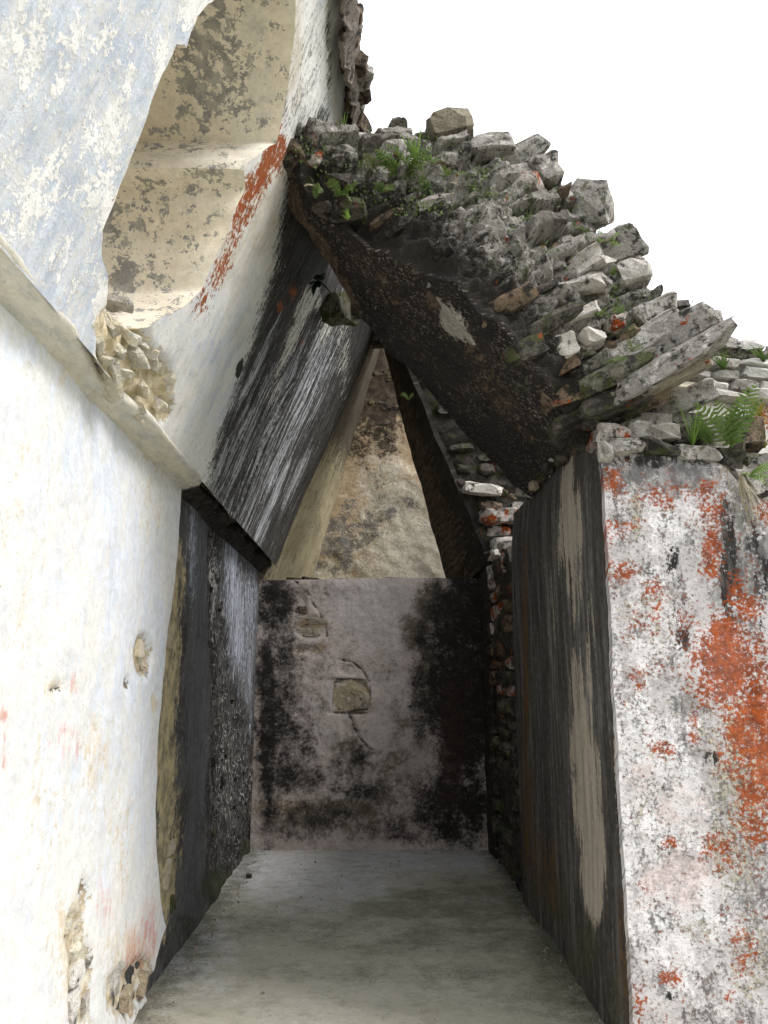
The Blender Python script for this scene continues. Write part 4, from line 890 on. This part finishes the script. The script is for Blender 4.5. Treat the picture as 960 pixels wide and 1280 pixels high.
# skyline and feature stones, as seen
for (px, py, Y, w, h, mt, ax) in [
    (562, 172, 4.05, 52, 38, 'rock_taupe', (1, -.1, .16)), (500, 188, 4.0, 70, 26, 'rock', (1, 0, .1)), (440, 182, 3.95, 60, 22, 'rock_pale', (1, 0, 0)), (400, 178, 3.85, 70, 20, 'rock_dark', (1, 0, .16)), (470, 210, 3.95, 70, 34, 'rock', (1, 0, .12)),
    (612, 200, 4.0, 60, 32, 'rock', (1, 0, .1)), (652, 196, 4.0, 62, 26, 'rock', (1, -.2, .55)), (660, 222, 3.98, 70, 26, 'rock_pale', (1, -.2, .4)), (678, 228, 4.0, 40, 36, 'rock', (1, -.1, .3)), (640, 245, 3.9, 80, 24, 'rock_orange', (1, -.2, .3)),
    (735, 268, 4.0, 52, 56, 'rock', (1, -.3, -.1)), (775, 318, 3.95, 46, 44, 'rock', (1, -.2, .4)), (785, 350, 3.9, 40, 34, 'rock_pale', (1, -.2, .2)), (710, 345, 3.8, 110, 26, 'rock_pale', (1, -.3, .42)), (655, 350, 3.8, 110, 24, 'rock', (1, -.3, .42)),
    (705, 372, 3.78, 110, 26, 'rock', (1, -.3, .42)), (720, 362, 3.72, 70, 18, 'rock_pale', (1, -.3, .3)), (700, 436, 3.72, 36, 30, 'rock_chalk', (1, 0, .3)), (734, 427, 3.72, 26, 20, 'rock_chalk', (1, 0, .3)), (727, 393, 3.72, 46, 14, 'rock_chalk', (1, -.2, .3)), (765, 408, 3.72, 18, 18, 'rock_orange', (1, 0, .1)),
    (815, 398, 3.85, 60, 36, 'rock', (1, -.2, .3)), (842, 383, 3.9, 26, 12, 'rock_dark', (1, 0, 0)), (846, 398, 3.88, 40, 14, 'rock_dark', (1, 0, -.05)), (802, 376, 3.95, 30, 16, 'rock', (1, 0, .1)), (800, 430, 3.78, 120, 30, 'rock', (1, -.3, .42)), (840, 420, 3.75, 90, 40, 'rock', (1, -.3, .5)),
    (680, 470, 3.80, 60, 20, 'rock_dark', (1, -.1, .3)), (720, 490, 3.80, 70, 24, 'rock_brown', (1, -.1, .3)), (620, 315, 3.8, 80, 26, 'rock', (1, -.2, .45)), (600, 270, 3.85, 80, 26, 'rock_green', (1, -.1, .3)), (580, 330, 3.72, 60, 40, 'rock_pale', (1, 0, .3)), (560, 360, 3.68, 40, 26, 'rock_brown', (1, 0, .1)),
    (770, 470, 3.72, 90, 30, 'rock_green', (1, -.2, .4)), (880, 420, 3.85, 44, 40, 'rock', (1, -.2, .4)), (705, 255, 4.0, 30, 24, 'rock_pale', (1, 0, 0)), (520, 240, 3.85, 60, 30, 'rock_green', (1, 0, .1)), (385, 210, 3.68, 36, 18, 'rock_orange', (1, 0, .2)), (420, 230, 3.68, 44, 18, 'rock_dark', (1, 0, .1)), (370, 196, 3.62, 30, 16, 'rock_dark', (1, 0, .1)),
    (355, 205, 3.58, 20, 16, 'rock_dark', (1, 0, .1)), (436, 262, 3.62, 40, 20, 'rock_dark', (1, 0, .1))]:
    k = Y * 1.12 / FPX
    stone(bv, at(px, py - (7 if py < 330 and h > 30 else 0), Y) + Vector((0, -.02 if h > 30 else .01 if 'chalk' in mt else .03, 0)), (w * k * 1.12, .26 if h < 40 else .2, h * k * 1.05), mt, ax, (-.25, -.1, 1), .14)
# projecting eaves slab on the right with a pale underside
stone(bv, at(832, 462, 3.76), (.72, .50, .13), 'rock', (1, -.40, .50), (-.5, -.1, .85), .03, name='eaves_slab')
stone(bv, at(812, 484, 3.90), (.66, .50, .12), 'rock_taupe', (1, -.34, .46), (-.5, -.1, .85), .04, name='eaves_slab')
stone(bv, at(790, 508, 4.0), (.44, .40, .12), 'rock_brown', (1, -.2, .36), (-.5, -.1, .85), .06, name='eaves_slab')
stone(bv, at(845, 505, 4.2), (.46, .40, .14), 'rock', (1, -.2, .3), (-.3, -.1, .9), .05, name='eaves_slab')
stone(bv, at(765, 505, 3.84), (.26, .3, .12), 'rock_dark', (1, -.3, .45), (-.5, -.1, .85), .1)
stone(bv, at(745, 512, 3.82), (.20, .3, .14), 'rock_dark', (1, -.3, .2), (-.3, -.1, .85), .1)
# pebbles caught where the soffit meets the pier
for (px, py, w, h, mt) in [(662, 612, 22, 18, 'rock_pale'), (645, 622, 10, 8, 'rock_brown'), (698, 571, 8, 11, 'rock_pale'), (681, 596, 10, 10, 'rock_brown'), (700, 568, 11, 9, 'rock_brown'), (690, 585, 12, 16, 'rock_dark'), (735, 550, 18, 20, 'rock_dark'), (722, 556, 16, 18, 'rock_dark'), (673, 607, 10, 12, 'rock_tan'), (745, 528, 22, 20, 'rock_dark'), (728, 530, 26, 22, 'rock_brown'), (708, 575, 14, 12, 'rock_dark')]:
    q = SI.px(px, py); p = SI.P(*q, .03); k = (p - CAM).length / FPX
    stone(bv, p, (.06 + w * k * .6, w * k, h * k), mt, (0, 1, 0), (0, 0, 1), .3)
# wedged block hanging under the slab beside the gallery wall
u, v = SV.px(408, 380); p = SV.P(u, v, .10)
stone(bv, p, (.24, .22, .24), 'rock_green', (.5, 1, .2), (0, 0, 1), .1, name='wedged_block')
stone(bv, p + Vector((.10, .05, .05)), (.16, .2, .2), 'rock_dark', (.5, 1, .2), (0, 0, 1), .2, name='wedged_block')

# ================================================================== BRIGHT WALL FARTHER OFF
dw = thing('ruined_wall', 'sunlit white ruined wall with coursed stones along its broken top, behind the pier', 'wall', (4.5, 8.2, 0))
SD = Surf((0, 8.0, 0), (1, 0, 0), (0, 0, 1))
M['far_white'] = plaster('far_white_plaster', [(.80, .78, .74), (.84, .83, .80), (.70, .68, .62)], [
    dict(attr='grey', col=(.36, .33, .28), col2=(.55, .5, .42), scale=10, amp=2.2, soft=.1), dict(attr='orange', col=ORANGE, col2=(.45, .3, .1), scale=14, amp=2.2, soft=.1)], bump=.7, dist=.03)
sheet('plaster_face', SD, [(2.2, 0), (6.5, 0), (6.5, 4.25), (4.2, 4.62), (2.2, 4.62)], M['far_white'], dw, step=.06, seed=19, rim=.1,
    disp=lambda u, v: (fbm(u * 2, v * 2, seed=141) - .5) * .1 + (fbm(u * 9, v * 9, seed=142) - .5) * .05,
    attrs={'grey': blobs(SD, [(860, 500, 60, 14, .55), (900, 520, 40, 30, .4), (950, 480, 30, 30, .4)], .2), 'orange': blobs(SD, [(925, 495, 16, 8, .6), (955, 520, 14, 14, .66), (950, 545, 10, 10, .6)])})
box('masonry', (2.25, 8.12, 0), (6.5, 8.9, 4.25), M['masonry'], dw)
r9 = random.Random(4)
zz = 4.50
for row in range(6):
    x = 2.9 if row < 4 else 3.6
    h = r9.uniform(.10, .15)
    lim = 6.4 - row * .1
    while x < lim:
        w = r9.uniform(.25, .55); drop = max(0, x - 3.9) * .16
        if row >= 4 and r9.random() < .35: x += w; continue
        stone(dw, (x + w / 2, 7.97 + r9.uniform(-.03, .06), zz - drop), (w * .97, .3, h * .94), r9.choice(['rock_white', 'rock_white', 'rock_pale', 'rock_cream'] if row < 4 else ['rock_pale', 'rock', 'rock_white', 'rock_green']), (1, 0, -.14 + r9.uniform(-.05, .05)), (0, 0, 1), .05)
        x += w
    zz += h

# ================================================================== PLANTS
def frond_mesh(n, w, droop, seed, mat):
    r = random.Random(seed); V, F = [], []
    def spine(t): return Vector((0, t * .92, t * .55 - droop * t * t))
    for i in range(n):
        t = (i + 1) / (n + .5); p = spine(t); q = spine(min(1, t + .03)); d = (q - p).normalized()
        L = w * (math.sin(math.pi * min(1, .12 + t * .88)) ** .75) * r.uniform(.85, 1.1); th = .42 / n
        for sx in (-1, 1):
            a = Vector((sx, .45, -.12 + r.uniform(-.2, .2))).normalized()
            b = len(V); V += [p - d * th * .5, p + a * L * .5 - d * th * .8 + Vector((0, 0, .01)), p + a * L, p + a * L * .5 + d * th * .8, p + d * th * .5]
            F.append((b, b + 1, b + 2, b + 3, b + 4))
    for i in range(8):
        a, c2 = spine(i / 8), spine((i + 1) / 8); b = len(V); g = .012 * (1 - i / 9)
        V += [a + Vector((-g, 0, 0)), a + Vector((g, 0, 0)), c2 + Vector((g * .8, 0, 0)), c2 + Vector((-g * .8, 0, 0))]; F.append((b, b + 1, b + 2, b + 3))
    me = bpy.data.meshes.new('frond'); me.from_pydata([tuple(v) for v in V], [], F); me.update(); me.materials.append(M[mat]); return me
FR = {(m, i): frond_mesh(11 + 2 * i, .22 + .05 * i, .35 + .25 * i, i + 1, m) for m in ('leaf', 'leaf_bright', 'leaf_dry') for i in range(3)}
rp = random.Random(2)
def fern(loc, size, label, mat='leaf', n=6, lean=(0, -.5, .3), group=None):
    f = thing('fern', label, 'fern', loc, group); size *= .8 if 'pier' in label else .68
    for i in range(n):
        o = bpy.data.objects.new('frond', FR[(mat if rp.random() > .14 else 'leaf_dry', rp.randrange(3))]); COL.objects.link(o); o.parent = f
        d = Vector(lean) + Vector((rp.uniform(-1, 1), rp.uniform(-.7, .25), rp.uniform(-.35, .75))); d.normalize()
        q = d.to_track_quat('Y', 'Z') @ Quaternion((0, 1, 0), rp.uniform(-.9, .9)); o.rotation_mode = 'QUATERNION'; o.rotation_quaternion = q
        o.scale = [size * rp.uniform(.6, 1.15)] * 3
    return f
def grass(loc, size, label, mat='leaf_bright', n=14, spread=.5, width=.035, droop=.4, down=False, name='grass_tuft', cat='grass', group=None):
    f = thing(name, label, cat, loc, group)
    for i in range(n):
        V, F = [], []
        a = rp.uniform(0, 6.28); sp = rp.uniform(.15, 1) * spread; L = size * rp.uniform(.55, 1.1)
        dirh = Vector((math.cos(a), math.sin(a) * .6 - .25, 0)); side = Vector((-dirh.y, dirh.x, 0)).normalized()
        for k in range(6):
            t = k / 5
            p = dirh * (sp * t * L) + Vector((0, 0, (-1 if down else 1) * L * t - droop * L * t * t * sp))
            if down: p += Vector((math.sin(t * 5 + a) * .06 * L, -.1 * L * t, 0))
            g = width * size * (1 - t) * .5 + .0006
            V += [p - side * g, p + side * g]
        F = [(2 * k, 2 * k + 1, 2 * k + 3, 2 * k + 2) for k in range(5)]
        mesh_obj('blade' if not down else 'root', V, F, M[mat]).parent = f
    return f
fern(at(505, 222, 3.74), .30, 'lush fern below the bright grass blades on the leaning vault top', 'leaf', 9)
grass(at(520, 205, 3.78), .24, 'bright green grass blades rising from the vault rubble beside the upright brown-grey block', n=12, spread=.45, width=.10)
grass(at(428, 172, 3.8), .17, 'small bright grass tuft where vault rubble meets the white wall', n=9, spread=.5, width=.09)
grass(at(435, 138, 4.0), .12, 'thin yellow weed clinging to the broken wall ridge', 'leaf_yellow', n=7, spread=.4, width=.07, name='weed', cat='weed')
grass(at(437, 98, 3.9), .08, 'tiny green weed high on the broken wall ridge', 'leaf', n=8, spread=.7, width=.1, name='weed', cat='weed')
G1 = 'ferns on the leaning vault rubble'
for (px, py, Y, s, lab, mt, n, lean) in [
    (395, 232, 3.52, .17, 'fern hanging at the left tip of the black soffit', 'leaf', 5, (0, -.3, -.9)), (425, 245, 3.55, .17, 'drooping dark fern on the lichen covered left end of the vault', 'leaf', 7, (.3, -.4, -.3)), (428, 205, 3.7, .14, 'small light fern among orange lichen stones', 'leaf', 6, (0, -.5, .2)), (466, 212, 3.68, .16, 'spreading fern beside the rounded grey stone', 'leaf', 7, (.3, -.5, .2)),
    (560, 232, 3.75, .18, 'fern mat under the brown-grey skyline block', 'leaf', 8, (.4, -.5, 0)), (590, 240, 3.75, .16, 'fern growing among grey stones right of the grass blades', 'leaf', 7, (.4, -.5, 0)), (535, 240, 3.72, .16, 'dark fern below the bright grass', 'leaf', 7, (0, -.5, -.4)), (480, 240, 3.66, .14, 'fern trailing over the mossy core', 'leaf', 6, (0, -.5, -.4)),
    (655, 258, 3.86, .09, 'tiny fern in the crevice under the pointed slab', 'leaf', 6, (0, -.5, .3)), (690, 264, 3.88, .10, 'small fern between pointed slab and square block', 'leaf', 7, (0, -.5, .2)), (715, 298, 3.86, .15, 'fern tucked under the square skyline block', 'leaf', 8, (.2, -.6, 0)), (752, 310, 3.86, .16, 'bright fern sprouting beside the square skyline block', 'leaf_bright', 9, (.4, -.4, .4)),
    (765, 345, 3.8, .09, 'tiny bright fern under the right skyline stones', 'leaf_bright', 6, (.2, -.5, .2)), (690, 385, 3.66, .09, 'small fern on the long sloping slab', 'leaf_bright', 6, (0, -.6, 0)), (745, 395, 3.66, .11, 'fern above the small white stones', 'leaf', 7, (0, -.6, 0)), (770, 400, 3.68, .12, 'fern next to the orange lichen stone', 'leaf', 8, (0, -.5, 0)), (680, 395, 3.66, .08, 'little fern left of the white square stone', 'leaf', 6, (0, -.6, 0)),
    (790, 440, 3.64, .12, 'fern spreading over the mossy bed above the eaves slab', 'leaf', 8, (.2, -.5, 0)), (765, 452, 3.62, .11, 'low fern on the mossy bed near the eaves slab', 'leaf', 8, (0, -.5, 0)), (815, 410, 3.74, .12, 'fern creeping below the stacked dark plates', 'leaf', 8, (.2, -.5, 0)), (595, 368, 3.6, .07, 'tiny sprig over the pale soffit patch', 'leaf', 5, (0, -.5, -.3)), (435, 275, 3.5, .08, 'small sprig at the lichen edge above the black soffit', 'leaf_bright', 5, (0, -.5, 0)),
    (742, 522, 3.72, .07, 'tiny sprig where vault rubble meets the pier', 'leaf', 6, (0, -.5, .1))]:
    fern(at(px, py, Y), s, lab, mt, n, lean, G1)
fern(at(510, 500, 5.6), .14, 'single fern sprig lit up in the dark gap under the vault', 'leaf', 4, (0, -.5, .6))
fern(at(915, 560, 3.76), .40, 'large feathery fern standing on top of the pier', 'leaf', 6, (.2, -.2, .8))
fern(at(888, 556, 3.76), .22, 'feathery fern beside the grass on the pier top', 'leaf', 5, (-.2, -.2, .6))
fern(at(936, 596, 3.70), .18, 'low fern above the hanging roots on the pier', 'leaf_bright', 7, (.2, -.5, -.2))
grass(at(866, 558, 3.74), .26, 'long thin grass tuft on the pier top', 'leaf_bright', n=13, spread=.6, width=.035)
grass(at(850, 520, 4.2), .20, 'sparse dry grass stems behind the pier top', 'leaf_dry', n=6, spread=.5, width=.02)
grass(at(928, 592, 3.66), .30, 'pale dry roots hanging down over the pier corner', 'leaf_dry', n=26, spread=.55, width=.022, droop=0, down=True, name='root_tuft', cat='roots')
grass(at(905, 582, 3.66), .17, 'thin dry roots draped at the pier top edge', 'leaf_dry', n=14, spread=.8, width=.026, droop=0, down=True, name='root_tuft', cat='roots')
for (px, py, lab) in [(950, 520, 'yellow weed on the sunlit ruined wall'), (905, 462, 'green weed between the top courses of the sunlit wall'), (955, 452, 'green weed on the crest of the sunlit wall'), (868, 470, 'green weed beside the eaves slab on the sunlit wall'), (955, 560, 'yellow green weed low on the sunlit wall')]:
    grass(at(px, py, 7.82), .26, lab, 'leaf_yellow' if 'yellow' in lab else 'leaf', n=16, spread=1.0, width=.12, name='weed', cat='weed', group='weeds on the sunlit wall')
def moss():
    r = random.Random(8); V, F = [], []
    cl = [(r.random() ** .9, r.uniform(.25, 1.0), r.uniform(.02, .07)) for _ in range(170)]
    for (t, s, rad) in cl:
        if s < .45 and t > .5: continue
        c = core_pt(t, s)
        for k in range(int(26 + rad * 500)):
            p = c + Vector((r.gauss(0, rad), r.gauss(-.05, .03), r.gauss(0, rad * .6)))
            d = Vector((r.uniform(-1, 1), r.uniform(-1, .1), r.uniform(-.3, 1))).normalized(); q = d.orthogonal().normalized(); L = r.uniform(.008, .024); w = L * .3
            b = len(V); V += [p, p + d * L * .5 + q * w, p + d * L, p + d * L * .5 - q * w]; F.append((b, b + 1, b + 2, b + 3))
    o = mesh_obj('moss_growth', V, F, M['leaf']); o['kind'] = 'stuff'
    o['label'] = 'low green moss and seedlings creeping over the leaning vault rubble'; o['category'] = 'moss'
moss()
# dark broad-leaved plant in the crook between slab and wall
u, v = SV.px(382, 345); pp = SV.P(u, v, .08)
bp = thing('leafy_plant', 'dark broad leaved plant in the shaded crook above the wedged block', 'plant', pp)
for i in range(9):
    d = Vector((rp.uniform(-.6, .9), rp.uniform(-1, .2), rp.uniform(-.9, .6))).normalized(); s = Vector((0, 0, 1)).cross(d).normalized(); L = rp.uniform(.08, .13)
    V = [Vector((0, 0, 0)), d * L * .35 + s * L * .3, d * L * .75 + s * L * .25, d * L + Vector((0, 0, -.02)), d * L * .75 - s * L * .25, d * L * .35 - s * L * .3]
    mesh_obj('leaf', V, [(0, 1, 2, 3, 4, 5)], M['leaf_dark']).parent = bp
# pebble on the floor
pb = bpy.data.objects.new('pebble', rock_data('rock_dark', 3)); COL.objects.link(pb)
q = SF.px(311, 1097); pb.location = (q[0], q[1], .012); pb.scale = (.05, .04, .035); pb['label'] = 'small dark pebble lying on the cement floor near the blackened wall'; pb['category'] = 'pebble'

def grit():
    r = random.Random(44); V, F = [], []
    for i in range(420):
        if r.random() < .7: x = r.choice((-1, 1)) * (1.09 - abs(r.gauss(0, .06))); y = r.uniform(2.2, 8.0)
        else: x, y = r.uniform(-1.05, 1.05), r.uniform(2.2, 8.0)
        if x > 0 and y < 3.8: continue
        g = r.uniform(.003, .011) if r.random() < .9 else r.uniform(.012, .022); b = len(V); z0 = .004
        V += [(x + g * r.uniform(-1, 1), y + g * r.uniform(-1, 1), z0 + g * r.uniform(-.3, .9)) for _ in range(3)] + [(x - g, y - g, z0 - g), (x + g, y - g, z0 - g), (x, y + g, z0 - g), (x, y, z0 + g * r.uniform(.6, 1.2))]
        F += [(b + 3, b + 4, b + 6), (b + 4, b + 5, b + 6), (b + 5, b + 3, b + 6), (b, b + 1, b + 2)]
    o = mesh_obj('floor_grit', V, F, M['rock_taupe']); o['kind'] = 'stuff'
    o['label'] = 'fine grit and crumbs of plaster strewn on the cement floor'; o['category'] = 'grit'
grit()
